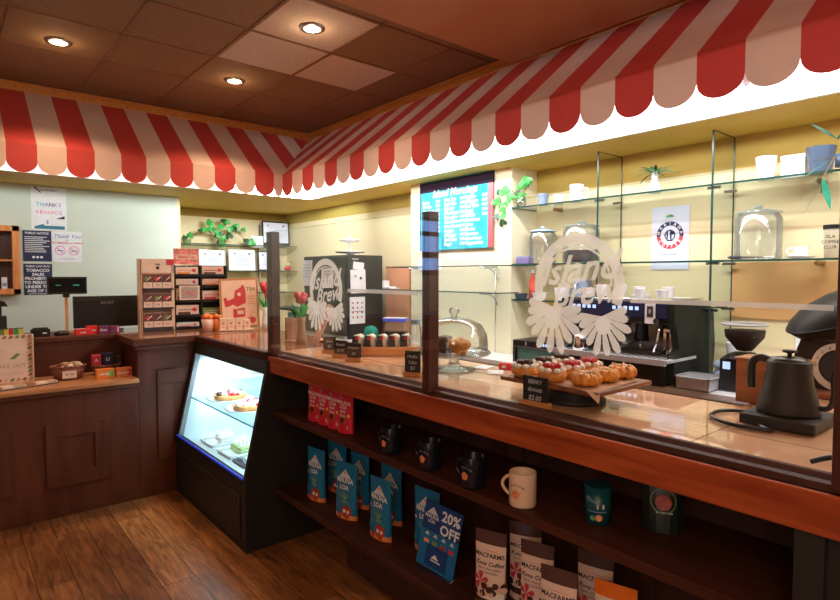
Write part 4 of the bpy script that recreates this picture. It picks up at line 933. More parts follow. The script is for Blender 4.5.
sheet('foil_packet', 'shiny silver pink packet leaning on the left column of the black rack', (1.475,4.545,1.362), -.12, .15, .11, lambda b: (b.rect(-.06,.06,-.045,.045,mat('silver foil', (.8,.7,.7), .25, .7, var=.3, scale=70),-.002), b.text('chai', 0, .0, .05, REDP, -.003)), 0, 'packet', PEACHL)
# two orange pots with bears
for k, (x, y) in enumerate(((1.535,4.33),(1.60,4.31))):
    t = thing('treat_pot', ('orange pot with round sweets on top in front of the black rack, larger left one', 'orange bear shaped pot in front of the black rack, right one')[k], 'pot', (x, y, 1.076), 0)
    b = MB(); b.lathe([(.001,0),(.036,0),(.045,.09),(.001,.09)] if k == 0 else [(.001,0),(.026,0),(.034,.05),(.028,.09),(.001,.09)], ORG if k else PEACH, 20); b.build('pot', t)
    b = MB()
    for q in range(5): b.ball((.028*math.cos(q*1.26)*(1 if k == 0 else .7), .028*math.sin(q*1.26), .105+.008*(q % 2)), .020 if k == 0 else .016, ORG if q != 2 else REDP, 10, 7)
    b.build('sweets', t)
# framed poster
r = thing('framed_poster', 'orange framed poster with red printed drawing leaning at the bar end', 'poster', (1.83,4.42,1.076), -.33)
b = MB(); b.at(0,0,0,0,-.10,-.03)
b.box(-.15,.15,.0,.014,.0,.40,W_LIGHT); b.box(-.133,.133,-.002,.0,.018,.383,mat('peach print paper', (.90,.62,.48), .5))
b.shape([(-.03,.30),(.02,.33),(.02,.345),(.04,.34),(.05,.30),(.05,.20),(-.02,.17),(-.05,.19),(-.07,.18),(-.11,.17),(-.12,.24),(-.10,.25),(-.09,.22),(-.04,.24)], REDP, -.004)
b.shape([(-.05,.08),(.04,.09),(.04,.16),(.02,.16),(-.03,.15),(-.05,.16)], REDP, -.004); b.rect(-.02,.03,.11,.14,PEACHL,-.005)
b.disc(.095,.06,.026,REDP,-.004); b.text('TEA', .09,.31,.04,GRNP,-.004,bold=.02); b.tube([(.05,-.004,.05),(.10,-.004,.13)],.003,REDP); b.disc(-.0,.27,.014,PEACHL,-.005)
for k in range(4): b.rect(.06,.12,.19+.02*k,.193+.02*k,REDP,-.004)
b.build('frame', r)
t = thing('card_tray', 'thin white tray under four little cartons before the framed poster', 'tray', (1.73,4.24,1.076), -.33); b = MB(); b.box(-.14,.12,-.04,.05,0,.006,PEACHL); b.prism([(-.14,.006),(.12,.006),(.16,.012)], -.045, -.04, PEACHL, 'Y'); b.build('tray', t)
for k in range(4):
    rr = thing('tea_carton', ('leftmost little peach carton before the framed poster','second little peach carton from the left before the framed poster','third little peach carton from the left before the framed poster','rightmost little peach carton before the framed poster')[k], 'box', (1.73+(-.105+.058*k)*math.cos(-.33), 4.24+(-.105+.058*k)*math.sin(-.33), 1.083), -.33, 'little cartons before the framed poster')
    b = MB(); b.box(-.024,.024,-.02,.02,0,.088 if k != 3 else .075,PEACHL); b.disc(0,.05,.010,ORG,-.0205,12); b.rect(-.012,.012,.02,.026,ORG,-.0205); b.build('carton', rr, bevel=.002)
# red flower plant right of the poster, behind the post
def blossoms(name, label, loc, heads, stem_h, pot_m, seed):
    t = thing(name, label, 'flowers', loc); rnd = random.Random(seed)
    b = MB(); b.lathe([(.001,0),(.035,0),(.030,.05),(.022,.12),(.028,.17),(.024,.17)], pot_m, 20); b.build('vase', t)
    b = MB()
    for k in range(7): a = k*2.4; blade(b, (0,0,.14), (math.cos(a),math.sin(a),2.0), .13+.05*rnd.random(), .018, LEAF, .2)
    b.tube([(0,0,.1),(.0,.0,stem_h)], .004, LEAFD, 6); b.build('leaves', t)
    b = MB()
    for x, y, z, q in heads:
        for k in range(9): a = k*2.4; b.ball((x+q*.55*math.cos(a), y+q*.55*math.sin(a), z+q*.5*math.sin(k*1.7)), q*.62, REDP, 9, 6, .1, k)
    b.build('flower_head', t)
    return t
blossoms('flower_vase', 'red flowers with upright green leaves between the framed poster and the first screen post', (1.99,4.30,1.072), [(0,0,.33,.04),(.02,-.02,.27,.035)], .32, WCER, 2)
blossoms('flower_vase', 'single red flower head in a tall clear vase behind the left glass pane', (1.70,3.17,1.072), [(0,0,.285,.036)], .27, mat('tan wood grain vase', (.42,.28,.15), .5), 5)
r = thing('menu_holder', 'plain peach card holder standing behind the left glass pane', 'holder', (1.74,3.34,1.072), -.9); b = MB(); b.prism([(-.045,.0),(.035,.0),(.045,.15),(-.05,.15)], -.012, .012, PEACH, 'Y'); b.box(-.05,.05,-.04,.04,0,.008,PEACH); b.box(-.056,-.048,-.014,.014,0,.155,W_MID); b.build('holder', r)
r = thing('wooden_stick', 'pink tan wooden menu stick leaning to the right behind the left glass pane', 'stick', (1.72,3.05,1.072), -.9); b = MB(); b.at(0,0,0,0,0,.42); b.box(-.02,.02,-.004,.004,.01,.27,PEACH); b.text('MENU', 0, .15, .035, REDP, -.005, rot=PI/2, bold=.02); b.build('stick', r)
r = thing('saucer_tray', 'round brown dish on the bar behind the first screen post', 'dish', (1.80,3.30,1.0715)); b = MB(); b.lathe([(.001,0),(.04,0),(.07,.012),(.068,.014),(.04,.006),(.001,.006)], W_TRAY, 24); b.build('dish', r); r.location = (1.90,3.20,1.0715)
r = thing('potted_plant', 'teal potted plant with broad leaves on the rear bench beyond the screen', 'plant', (2.88,5.48,.902))
b = MB(); b.lathe([(.001,0),(.07,0),(.09,.20),(.08,.2),(.06,.16),(.001,.16)], mat('teal pot', (.08,.42,.36), .4), 24); b.build('pot', r)
b = MB()
for k in range(14): a = k*2.4; blade(b, (0,0,.17), (math.cos(a),math.sin(a),1.3), .30, .05, LEAF if k % 2 else GRNP, .5)
b.build('leaves', r)
r = thing('laptop_stand', 'dark low shelf rack with papers on the bench behind the first screen post', 'rack', (2.64,5.0,.0)); b = MB(); b.box(-.10,.14,-.3,.3,1.16,1.18,BLACK); b.box(-.08,-.06,-.28,-.26,0,1.16,BLACK); b.box(.10,.12,.26,.28,0,1.16,BLACK); b.box(-.08,-.06,.26,.28,0,1.16,BLACK); b.box(.10,.12,-.28,-.26,0,1.16,BLACK); b.box(-.07,.10,-.2,.15,1.18,1.20,CLEARB); b.build('rack', r)
# ------------------------------------------------------------------ back room wall: frames and plant
def pic(loc, w, h, fm, label, fw=.014, tilt=0., rz=0):
    t = thing('certificate_frame', label, 'frame', loc, rz); b = MB(); b.at(0,0,0,0,-.06,tilt); b.box(-w/2,w/2,0,.012,0,h,fm); b.box(-w/2+fw,w/2-fw,-.002,0,fw,h-fw,PLIL); b.build('frame', t)
    b = MB(); b.at(0,0,0,0,-.06,tilt); b.ring(0,h*.5,0,.001,INK,-.003,4)
    for k in range(5): b.rect(-w*.25,w*.25,h*.3+k*h*.1,h*.3+k*h*.1+.003,CLEARB,-.003)
    b.disc(-w*.28,h*.8,.012,CLEARB,-.003); b.disc(w*.28,h*.8,.012,INK,-.003); b.build('print', t)
pic((2.52,6.90,1.557), .32, .245, STEEL, 'pale certificate in thin grey frame, leftmost on the lower back room shelf')
pic((2.89,6.90,1.557), .34, .26, WCER, 'certificate in a wide white frame, middle of the lower back room shelf', .03)
pic((3.25,6.90,1.557), .30, .25, BLACK, 'certificate in black frame, right one on the lower back room shelf')
pic((3.375,6.95,1.90), .38, .30, BLACK, 'large black framed certificate high in the back room corner', .018)
r = thing('white_card', 'blank white card standing on the upper back room shelf', 'card', (3.10,6.92,1.847)); b = MB(); b.box(-.08,.08,0,.01,0,.15,WHITE); b.box(-.07,.07,.01,.05,0,.01,WHITE); b.build('card', r)
r = thing('red_figurine', 'small red ornament at the right end of the lower back room shelf', 'ornament', (3.50,6.88,1.557)); b = MB(); b.ball((0,0,.03),(.05,.03,.03),REDP,12,8); b.ball((0,0,.08),.03,CREAM,12,8); b.build('body', r)
pothos('pothos_plant', 'arching pothos vine with bright green leaves on the upper back room shelf', (2.62,6.90,1.846),
  [[(0,0,.0),(-.03,0,.14),(-.12,0,.20),(-.24,0,.19),(-.34,-.03,.12),(-.42,-.03,.02)], [(0,0,0),(.03,0,.15),(.14,0,.20),(.26,0,.14),(.36,-.02,.05),(.42,-.02,.03)], [(0,0,0),(.0,0,.12),(.03,0,.24),(.10,0,.32)], [(0,0,0),(-.04,0,.12),(-.10,0,.25),(-.16,0,.28)], [(0,0,.0),(.06,0,.10),(.2,0,.24),(.30,0,.22)]], .055, 11,
  lambda b: b.lathe([(.001,0),(.03,0),(.035,.05),(.018,.09),(.02,.10)], JARG, 16), face=(-.3,-1,.1))
cup('ceramic_cup', (2.22,6.9,1.847), .05, .07, GRNP, 'small green planter at the left end of the upper back room shelf', 'pot')
# ------------------------------------------------------------------ mint wall notices
def lines(b, x0, x1, z0, z1, n, m, y=-.002, th=.35):
    rnd = random.Random(n); s = (z1-z0)/n
    for k in range(n): b.rect(x0, x0+(x1-x0)*(.7+.3*rnd.random()), z0+k*s, z0+k*s+s*th, m, y)
YW = YG-.0015
NV = mat('deep navy', (.01,.02,.07), .5); CY = mat('cyan ink', (.05,.55,.6), .5); PUR = mat('purple ink', (.35,.2,.6), .5); PKI = mat('pink ink', (.85,.25,.45), .5); BLI = mat('blue ink', (.05,.2,.5), .5)
def p1(b):
    for k, (ch, m) in enumerate(zip('THANKS', (CY, CY, PUR, NV, PUR, PUR))): b.text(ch, -.085+.034*k, .035, .048, m, -.002, bold=.01)
    for k, (ch, m) in enumerate(zip('REWARDS', (PKI, RBADGE, PKI, PKI, PKI, PKI, PUR))): b.text(ch, -.09+.030*k, -.035, .042, m, -.002, bold=.005)
    b.shape([(-.12,.19),(-.10,.19),(-.055,.14),(-.065,.14)], NV, -.002); b.text('ISLAND BREW', 0, .165, .022, NV, -.002)
    b.shape([(-.115,-.185),(.12,-.185),(.12,-.155),(-.04,-.155),(-.045,-.14),(-.115,-.165)], mat('teal ink', (.02,.2,.3), .5), -.002)
    b.shape([(.05,-.09),(.12,-.09),(.12,-.06)], NV, -.002); b.rect(-.035,.12,-.145,-.10,WHITE,-.002); b.text('$', -.015, -.122, .045, BLI, -.003)
sheet('rewards_poster', 'white poster with coloured outline letters, highest on the mint wall', (.772, YW, 2.105), 0, .275, .39, p1, 0, 'poster')
def p2(b):
    b.text('PUBLIC NOTICE', 0, .115, .025, WHITE, -.002, bold=.02); lines(b, -.095, .10, -.055, .095, 9, WHITE)
    for k in range(3): b.disc(-.03+.03*k, -.10, .011, WHITE, -.002)
sheet('notice_sign', 'navy blue sign headed PUBLIC NOTICE beside the wooden cabinet', (.674, YW-.001, 1.762), 0, .218, .278, p2, 0, 'sign', NV)
def p3(b):
    for k, s in enumerate(('PUBLIC LAW 29-16', 'TOBACCO', 'SALES', 'PROHIBITED', 'TO PERSONS', 'UNDER THE', 'AGE OF 21')): b.text(s, 0, .118-.037*k, .022 if k == 0 else .036, WHITE, -.002, bold=.03)
    b.rect(-.08,.08,-.132,-.128,WHITE,-.002)
sheet('tobacco_sign', 'navy sign in bold white capitals TOBACCO SALES PROHIBITED below the public notice', (.674, YW-.001, 1.460), 0, .218, .282, p3, 0, 'sign', NV)
def p4(b):
    b.text('Thank You', 0, .095, .05, BLI, -.002, shear=.4); b.text('for', 0, .06, .02, INK, -.002); b.text('NOT SMOKING or VAPING', 0, .035, .022, RBADGE, -.002, bold=.02)
    for x in (-.055, .055):
        b.ring(x, -.035, .036, .043, PKI, -.002, 30); b.tube([(x-.028,-.003,-.007),(x+.028,-.003,-.063)], .0028, PKI, 4); b.rect(x-.025,x+.025,-.042,-.033,BLI,-.0022)
    b.text('no vaping zone', 0, -.11, .02, CLEARB, -.002)
sheet('no_smoking_sign', 'white sheet reading Thank You with two red no smoking circles', (.906, YW, 1.762), 0, .240, .285, p4, 0, 'sign')
# orange wooden wall cabinet at the left edge
ORW = wood('orange cabinet wood', (.60,.20,.05), (.78,.32,.10), .4, 'Z')
r = thing('wall_cabinet', 'orange wooden wall cabinet with dark shelves at the left edge of the mint wall', 'cabinet', (.28, YG-.002, 1.33))
b = MB(); b.box(.20,.255,-.10,0,0,.60,ORW); b.box(-.30,.255,-.10,0,0,.05,ORW); b.box(-.30,.255,-.10,0,.55,.60,ORW); b.box(-.30,-.25,-.10,0,0,.60,ORW); b.build('frame', r, bevel=.004)
b = MB(); b.box(-.25,.20,-.02,-.0,.05,.55,CHOC); b.build('back', r)
b = MB(); b.box(-.25,.20,-.09,-.02,.29,.305,ORW); b.box(.09,.10,-.09,-.08,.05,.55,ORW); b.build('shelf', r)
r = thing('ornament_disc', 'green and silver round ornament on the upper shelf of the wall cabinet', 'ornament', (.29, YG-.055, 1.636)); b = MB(); b.lathe([(.001,-.01),(.035,-.01),(.035,.01),(.001,.01)], TEALL, 18, 0, 0, .036, axis='Y'); b.ring(0,.036,.02,.028,STEEL,-.0115); b.build('disc', r)
r = thing('dark_book', 'dark lettered book on the lower shelf of the wall cabinet', 'book', (.30, YG-.055, 1.381)); b = MB(); b.box(-.04,.03,-.015,.015,0,.16,INK); lines(b,-.03,.02,.02,.14,6,CLEARB,-.016); b.build('cover', r)
r = thing('white_booklet', 'narrow white booklet at the right of the cabinet lower shelf', 'book', (.42, YG-.055, 1.381)); b = MB(); b.box(-.02,.02,-.01,.01,0,.10,WHITE); b.rect(-.015,.015,.02,.05,CLEARB,-.011); b.build('cover', r)
# ------------------------------------------------------------------ checkout devices
TZc = 1.079
r = thing('computer_monitor', 'black computer monitor seen from behind on the checkout ledge', 'monitor', (.965, 4.86, TZc))
b = MB(); b.box(-.225,.222,0,.03,.025,.262,BLACK); b.box(-.17,.17,.03,.05,.06,.22,BLACK); b.box(-.225,.222,-.003,.0,.225,.262,MBLACK); b.text('acer', 0.0, .215, .042, mat('grey logo', (.25,.25,.26), .4), -.004, bold=.01, sx=1.3); b.build('screen_housing', r, bevel=.004)
b = MB(); b.box(-.10,.10,-.05,.10,0,.01,BLACK); b.box(-.03,.03,.05,.07,0,.12,BLACK); b.build('stand', r)
r = thing('customer_display', 'black customer price display on a tan pole at the checkout', 'display', (.69, 4.74, TZc))
b = MB(); b.box(-.125,.118,-.015,.03,.285,.408,BLACK); b.box(-.115,.108,-.017,-.015,.30,.395,GLOSSB); b.rect(-.075,-.045,.345,.352,CY,-.018); b.rect(.03,.07,.345,.352,CY,-.018); b.build('head', r, bevel=.004)
b = MB(); b.box(-.03,.01,-.004,.02,.262,.286,BLACK); b.box(-.018,.0,0,.016,0,.27,W_TRAY); b.box(-.05,.03,-.02,.04,0,.012,W_TRAY); b.build('pole', r)
r = thing('card_terminal', 'black card terminal on a stand at the left edge of the checkout', 'terminal', (.29, 4.82, TZc))
b = MB(); b.prism([(-.08,.21),(.055,.205),(.035,.24),(-.08,.27)], -.02,.03,BLACK,'Y'); b.box(-.06,.02,0,.03,.02,.21,BLACK); b.box(-.08,.045,-.03,.06,0,.14,MBLACK); b.build('body', r, bevel=.004)
for k, (m, nm) in enumerate(((GRNP,'olive'),(mat('yellow card', (.85,.65,.05), .4),'yellow'),(MATS['bright red card'],'red'),(mat('green card', (.03,.45,.12), .4),'green'),(MATS['yellow card'],'yellow'))):
    t = thing('candy_roll', ('olive sweet roll at the far left of the checkout ledge','left yellow sweet roll next to the olive one','red sweet roll between yellow and green ones','green sweet roll near the right of the row','yellow sweet roll at the right end of the row')[k], 'sweets', (.292+.027*k, 4.66, TZc), 0, 'sweet rolls on the ledge'); b = MB(); b.box(-.012,.012,-.012,.012,.006,.060,m); b.box(-.011,.011,-.011,.011,0,.006,WHITE); b.box(-.011,.011,-.011,.011,.060,.066,INK); b.build('wrapper', t)
r = thing('card_holder', 'black plastic card holder with white slip on the checkout ledge', 'holder', (.51, 4.66, TZc)); b = MB(); b.box(-.055,.055,-.02,.03,0,.05,BLACK); b.box(-.045,.045,-.015,.02,.05,.06,MBLACK); b.rect(.01,.035,.018,.028,WHITE,-.021); b.build('body', r, bevel=.004)
r = thing('computer_mouse', 'low black mouse on the checkout ledge right of the card holder', 'mouse', (.635, 4.66, TZc)); b = MB(); b.ball((0,0,.012),(.05,.03,.022),BLACK,14,8); b.build('body', r)
def carton(name, loc, w, d, h, m, label, txt=None, rz=0, m2=None, group=None):
    t = thing(name, label, 'box', loc, rz, group); b = MB(); b.box(-w/2,w/2,-d/2,d/2,0,h,m)
    if txt: b.text(txt, -w*.05, h*.5, h*.42, WHITE, -d/2-.001, bold=.02)
    if m2: b.rect(w*.22,w*.45,h*.15,h*.85,m2,-d/2-.0008)
    b.build('carton', t, bevel=.002)
RC = MATS['bright red card']; PC = mat('plum card', (.16,.03,.10), .4)
carton('gum_box', (.755,4.60,TZc), .10,.07,.040,RC,'bright red sweet box, left one on the checkout ledge','candy')
carton('gum_box', (.815,4.63,TZc+.0), .07,.06,.058,RC,'taller red sweet box touching the left red box on the ledge','mints',.0)
carton('gum_box', (.885,4.61,TZc), .068,.06,.055,PC,'plum coloured sweet box on the checkout ledge','Gum')
carton('gum_box', (.955,4.62,TZc), .060,.05,.052,PC,'plum and red sweet box at the right end of the ledge row',None,.1,PKI)
# low front shelf
LZ = .8155
r = thing('takeout_sign', 'cream framed sign with leaf border reading TAKE OUT on the low checkout shelf', 'sign', (.245,4.42,LZ), 0)
b = MB(); b.at(0,0,0,0,-.08,0); PB = mat('cream sign paper', (.86,.66,.56), .5); b.box(-.20,.20,0,.01,0,.305,PB)
rnd = random.Random(6)
for k in range(44):
    e = k/44*4; s = e % 1
    x, z = [( -.18+.36*s, .29), (.178, .29-.27*s), (.18-.36*s, .018), (-.178, .02+.27*s)][int(e)]
    b.shape([(x-.014,z-.008),(x+.004,z-.012),(x+.015,z+.006),(x-.002,z+.012)], rnd.choice([GRNP, PEACH, W_MID, MATS['tan clay']]), -.0012-.0001*(k%3))
b.text('TAKE OUT', .075, .105, .034, MATS['tan clay'], -.002, bold=.015); b.rect(-.10,.01,.08,.125,NAVY,-.002); b.text('OPEN', -.05, .10, .028, WHITE, -.003)
b.shape([(-.03,.205),(.0,.23),(.02,.24),(.01,.21),(-.01,.19)], NAVY, -.002); b.shape([(.07,.15),(.11,.185),(.13,.18),(.10,.15)], GRNP, -.002); lines(b,.02,.07,.16,.22,4,PEACH)
lines(b,-.15,.15,.05,.075,2,PEACH); b.build('board', r)
b = MB(); b.box(.193,.20,-.006,.03,0,.30,CREAM); b.build('edge', r)
r = thing('photo_strip', 'flat strip of small food photos lying at the front of the low checkout shelf', 'strip', (.36,4.20,LZ), .30)
b = MB(); b.box(-.24,.19,-.035,.035,0,.006,INK); b.box(-.235,.185,-.03,.03,.006,.02,PEACH)
for k in range(7): b.box(-.23+.06*k,-.18+.06*k,-.0305,.025,.008,.0215,(MATS['tan clay'],W_MID,PEACHL)[k%3])
b.build('strip', r)
WIC = mat('brown wicker', (.26,.09,.055), .6, var=.5, scale=90, bump=.8)
def basket(loc, r0, h, label, rz=0, w=1.3):
    t = thing('wicker_basket', label, 'basket', loc, rz)
    b = MB(); b.lathe([(.001,.0),(r0*.78,0),(r0,h),(r0*.95,h),(r0*.74,.008),(.001,.008)], WIC, 30, sx=w); b.tube([(r0*w*math.cos(2*PI*k/24), r0*math.sin(2*PI*k/24), h) for k in range(24)], .007, WIC, 6, True); b.build('basket', t)
    return t
t = basket((.625,4.36,LZ), .078, .085, 'round brown wicker basket with a white label on the low checkout shelf')
b = MB(); b.box(-.045,.035,-.085,-.082,.015,.062,PEACHL); b.text('$1.00', -.005,.04,.022,INK,-.0865); b.build('label', t)
for k in range(9):
    a = k*2.4; q = .055*math.sqrt((k+.5)/9)
    tt = thing('wrapped_cookie', 'wrapped cookie heaped in the round wicker basket', 'cookie', (.625+1.25*q*math.cos(a), 4.36+q*math.sin(a), LZ+.078+.012*(k%2)), a, 'wrapped cookies in the round basket')
    b = MB(); b.at(0,0,0,0,.3*(k%3-1),.2); b.lathe([(.001,0),(.024,.004),(.026,.014),(.001,.02)], (CHOC, MATS['tan clay'], PEACHL, W_MID)[k%4], 12); b.box(-.034,-.024,-.008,.008,.006,.009,PEACHL); b.box(.024,.034,-.008,.008,.006,.009,PEACHL); b.build('cookie', tt)
basket((.86,4.42,LZ), .055, .06, 'shallow brown wicker basket behind the sweet boxes on the low shelf', 0, 1.6)
carton('sweet_box', (.815,4.235,LZ), .105,.05,.062,ORG,'orange and green sweet box at the front of the low shelf, left one','candy',0,mat('lime card', (.15,.55,.08), .4))
carton('sweet_box', (.925,4.225,LZ), .095,.05,.060,ORG,'orange sweet box at the front of the low shelf, right one','sweets',0,REDP)
carton('sweet_box', (.80,4.42,LZ+.062), .055,.05,.075,REDP,'small red packet standing in the shallow wicker basket','A')
carton('sweet_box', (.87,4.42,LZ+.062), .065,.05,.080,NAVY,'small navy packet standing in the shallow wicker basket','U')
carton('sweet_box', (.935,4.44,LZ+.062), .045,.05,.055,CHOC,'small dark packet standing in the shallow wicker basket')

# ------------------------------------------------------------------ goods on the open shelves
def pouch(name, loc, rz, w, h, t, bands, art, label, cat='bag', group=None, lean=0.):
    """stand-up pouch: thick gusseted foot, flat sealed top. bands = [(z fraction, material)...] from the foot up"""
    T = lambda x, z: t*.5*(1-(z/h)**1.4)*(1-.97*min(1,abs(2*x/w))**3)+.0012
    r = thing(name, label, cat, loc, rz, group)
    b = MB(); nx, nz = 6, 12
    b.at(0,0,0,0,-lean)
    def W(z): return w*.5*(.93+.07*z/h-.04*math.sin(PI*z/h))
    for sgn in (-1, 1):
        for i in range(nx):
            for j in range(nz):
                q = []
                for a, c in ((i,j),(i+1,j),(i+1,j+1),(i,j+1)):
                    z = h*c/nz; x = W(z)*(2*a/nx-1); q.append((x, sgn*T(x if abs(x) < w/2 else w/2, z), z))
                zf = (j+.5)/nz; m = [mm for zz, mm in bands if zf >= zz][-1]
                b.add(q, [(0,1,2,3)], m, True)
    for sx in (-1, 1):
        for j in range(nz):
            z0, z1 = h*j/nz, h*(j+1)/nz; x0, x1 = sx*W(z0), sx*W(z1)
            m = [mm for zz, mm in bands if (j+.5)/nz >= zz][-1]
            b.add([(x0,-T(x0,z0),z0),(x0,T(x0,z0),z0),(x1,T(x1,z1),z1),(x1,-T(x1,z1),z1)], [(0,1,2,3)], m)
    b.poly([(-w/2,-T(w/2,0),0),(w/2,-T(w/2,0),0),(w/2,T(w/2,0),0),(-w/2,T(w/2,0),0)], bands[0][1])
    b.warp = lambda x, y, z: (x, -T(x, max(0,min(h,z)))-.0016+y, z)
    art(b, w, h); b.warp = None
    b.build('pouch', r)
    return r
BLUEB = mat('glossy blue bag', (.008,.20,.42), .35, var=.15, scale=8); TEALBD = mat('teal band', (.03,.40,.42), .4); NUTR = mat('red nut print', (.50,.06,.03), .4, var=.5, scale=60); LOGOO = mat('orange logo ink', (.85,.35,.12), .5)
SILV = mat('logo silver', (.70,.72,.76), .5)
def mauna(b, w, h):
    z0 = h*.66
    b.shape([(-.042,z0+.018),(-.015,z0+.045),(0,z0+.062),(.015,z0+.045),(.042,z0+.018)], SILV); b.shape([(-.012,z0+.040),(0,z0+.055),(.012,z0+.040)], LOGOO, -.0006)
    b.text('MAUNA', 0, z0+.006, .032, WHITE, -.0008, bold=.035, sx=.95); b.text('LOA', 0, z0-.026, .030, WHITE, -.0008, bold=.035); b.rect(-.062,-.048,h*.50,h*.545,WHITE,-.0006)
    b.rect(-.03,.03,h*.585,h*.593,LOGOO,-.0006)
    for k in range(9):
        a = .35+.30*k; b.shape([(.0+.006*k-.02,h*.30),(.012+.006*k-.02,h*.30),(.0+.058*math.cos(a),h*.33+.055*math.sin(a))], GRNP if k % 2 else LEAFP, -.0006-.0002*k)
    b.shape([(-w*.42,h*.26),(w*.3,h*.29),(w*.3,h*.18),(-w*.42,h*.14)], TEALBD, -.001); b.disc(.022,h*.155,.030,NUTR,-.0026); b.disc(.012,h*.16,.009,CREAMW,-.0034,10); b.disc(.035,h*.15,.008,CREAMW,-.0034,10)
    for k in range(5): b.disc(-.045+.024*k, h*.06, .011, (LOGOO, NUTR)[k % 2], -.0022, 10)
S2z = .3265
bl = []
for k, (x, y, lab) in enumerate(((1.475,2.60,'blue snack bag, front row, nearest the pastry case'), (1.475,2.31,'blue snack bag, second from the left in the front row'), (1.475,2.03,'blue snack bag, third from the left in the front row'), (1.55,1.80,'blue snack bag standing behind the discount sign'),
      (1.62,2.63,'blue snack bag hidden behind the leftmost front one'), (1.60,2.38,'blue snack bag behind the second front one'), (1.61,2.13,'blue snack bag behind the third front one'))):
    rz = R90+.12+.08*math.sin(k*2)
    if k == 0: bl.append(pouch('snack_bag', (x, y, S2z), rz, .145, .268, .05, [(0,ORG),(.05,NUTR),(.09,BLUEB)], mauna, lab, group='blue macadamia snack bags'))
    else: dup(bl[0], (x, y, S2z), rz, lab)
def mac(b, w, h):
    b.text('MACFARMS', 0, h*.70, .021, INK, -.0006, bold=.02); b.rect(-.03,.03,h*.755,h*.759,REDP,-.0006)
    b.text('Kona Coffee', .0, h*.60, .020, INK, -.0006, shear=.4, bold=.015); b.text('dark chocolate', .0, h*.54, .014, INK, -.0006, shear=.3); b.text('MACADAMIAS', 0, h*.49, .011, INK, -.0006)
    for k in range(5): a = 2*PI*k/5+.3; b.shape([(-.028,h*.38),(-.028+.026*math.cos(a-.4),h*.38+.026*math.sin(a-.4)),(-.028+.032*math.cos(a),h*.38+.032*math.sin(a)),(-.028+.026*math.cos(a+.4),h*.38+.026*math.sin(a+.4))], REDP, -.0008-.0002*k)
    rnd = random.Random(2)
    for k in range(16): b.disc(-.055+.115*rnd.random(), h*.22+.035*rnd.random(), .011, (CHOC, CHOC, PEACH)[k % 3], -.002-.0001*k, 9)
PKB = mat('pinkish white bag', (.86,.64,.55), .45, var=.05); BRT = mat('brown foil top', (.10,.045,.04), .35); ORT = mat('orange foil top', (.85,.18,.01), .4)
mf = []
for k, (x, y, rz, lab) in enumerate(((1.455,1.345,.35,'pinkish white coffee bag with brown top, nearest the discount sign'), (1.60,1.31,.5,'pinkish white coffee bag with brown top, back one behind the second front bag'), (1.51,1.185,.3,'pinkish white coffee bag with brown top, second from the discount sign'), (1.425,1.035,.25,'pinkish white coffee bag with brown top, front most one'), (1.60,1.02,.28,'pinkish white coffee bag with brown top behind the orange topped one'))):
    if k == 0: mf.append(pouch('coffee_bag', (x, y, S2z), R90+rz, .118, .275, .07, [(0,PEACH),(.08,CHOC),(.16,CREAMW),(.25,PKB),(.84,BRT)], mac, lab, group='white macadamia bags with brown tops'))
    else: dup(mf[0], (x, y, S2z), R90+rz, lab)
pouch('coffee_bag', (1.495,.885,S2z), R90+.25, .125, .265, .07, [(0,PEACH),(.08,CHOC),(.16,CREAMW),(.25,PKB),(.80,ORT)], mac, 'pinkish white bag with bright orange top at the right of the lower shelf')
# red pouches on the upper shelf
REDB = mat('glossy red pouch', (.72,.02,.05), .3)
def redart(b, w, h):
    rnd = random.Random(9)
    b.ring(0,h*.5,0.0,.001,WHITE,-.0006,4)
    for k, s in enumerate(('MAUNA', 'LOA', 'dark', 'choc')): b.text(s, -.006, h*(.76-.105*k), .024 if k < 2 else .020, WHITE, -.0006, bold=.02, rot=-.08)
    b.disc(.0,h*.33,.022,NUTR,-.0006); b.disc(-.004,h*.33,.012,CHOC,-.0012); b.rect(-.036,.030,h*.10,h*.19,PEACHL,-.0008); b.rect(-.034,.026,h*.13,h*.15,REDP,-.0012); b.disc(.03,h*.45,.008,MATS['yellow card'],-.0012,10)
    b.disc(-.022,h*.90,.008,LEAFP,-.0006,8)
S1z = .7565
rp = None
for k in range(4):
    lab = ('red foil snack pouch nearest the pastry case', 'red foil snack pouch, second from the pastry case', 'red foil snack pouch, third from the pastry case', 'red foil snack pouch, rightmost and most fully seen of the four')[k]
    loc, rz = (1.447, 2.555-.095*k, S1z), R90+.25
    if k == 0: rp = pouch('snack_pouch', loc, rz, .098, .185, .045, [(0,REDB)], redart, lab, group='red foil pouches on the upper shelf')
    else: dup(rp, loc, rz, lab)
# mugs
HIB = mat('orange flower print', (.80,.25,.12), .5)
def mug(loc, rz, m, label, group, lm, rad=.044, h=.107):
    t = thing('coffee_mug', label, 'mug', loc, rz, group)
    b = MB(); b.lathe([(.001,0),(rad*.95,0),(rad,.006),(rad,h),(rad*.98,h+.002),(rad*.92,h),(rad*.9,.01),(.001,.008)], m, 32)
    b.warp = lambda x, y, z: (rad*1.012*math.sin(x/rad), -rad*1.012*math.cos(x/rad)+y, z)
    arc_text(b, 'island brew', -.004, .030, .045, .011, lm, 0, PI*.72, PI*.28, bold=.01)
    for k in range(5): a = 2*PI*k/5+.3; b.disc(-.004+.008*math.cos(a), .045+.008*math.sin(a), .007, HIB, -.0002*k, 8)
    b.warp = None; b.build('body', t)
    b = MB(); b.tube([(-rad*(.95+.72*math.sin(PI*q/14)**.8),0,h*(.84-.64*q/14)) for q in range(15)], .0055, m, 10); b.build('handle', t)
    return t
NAVM = mat('black navy mug', (.008,.010,.020), .18)
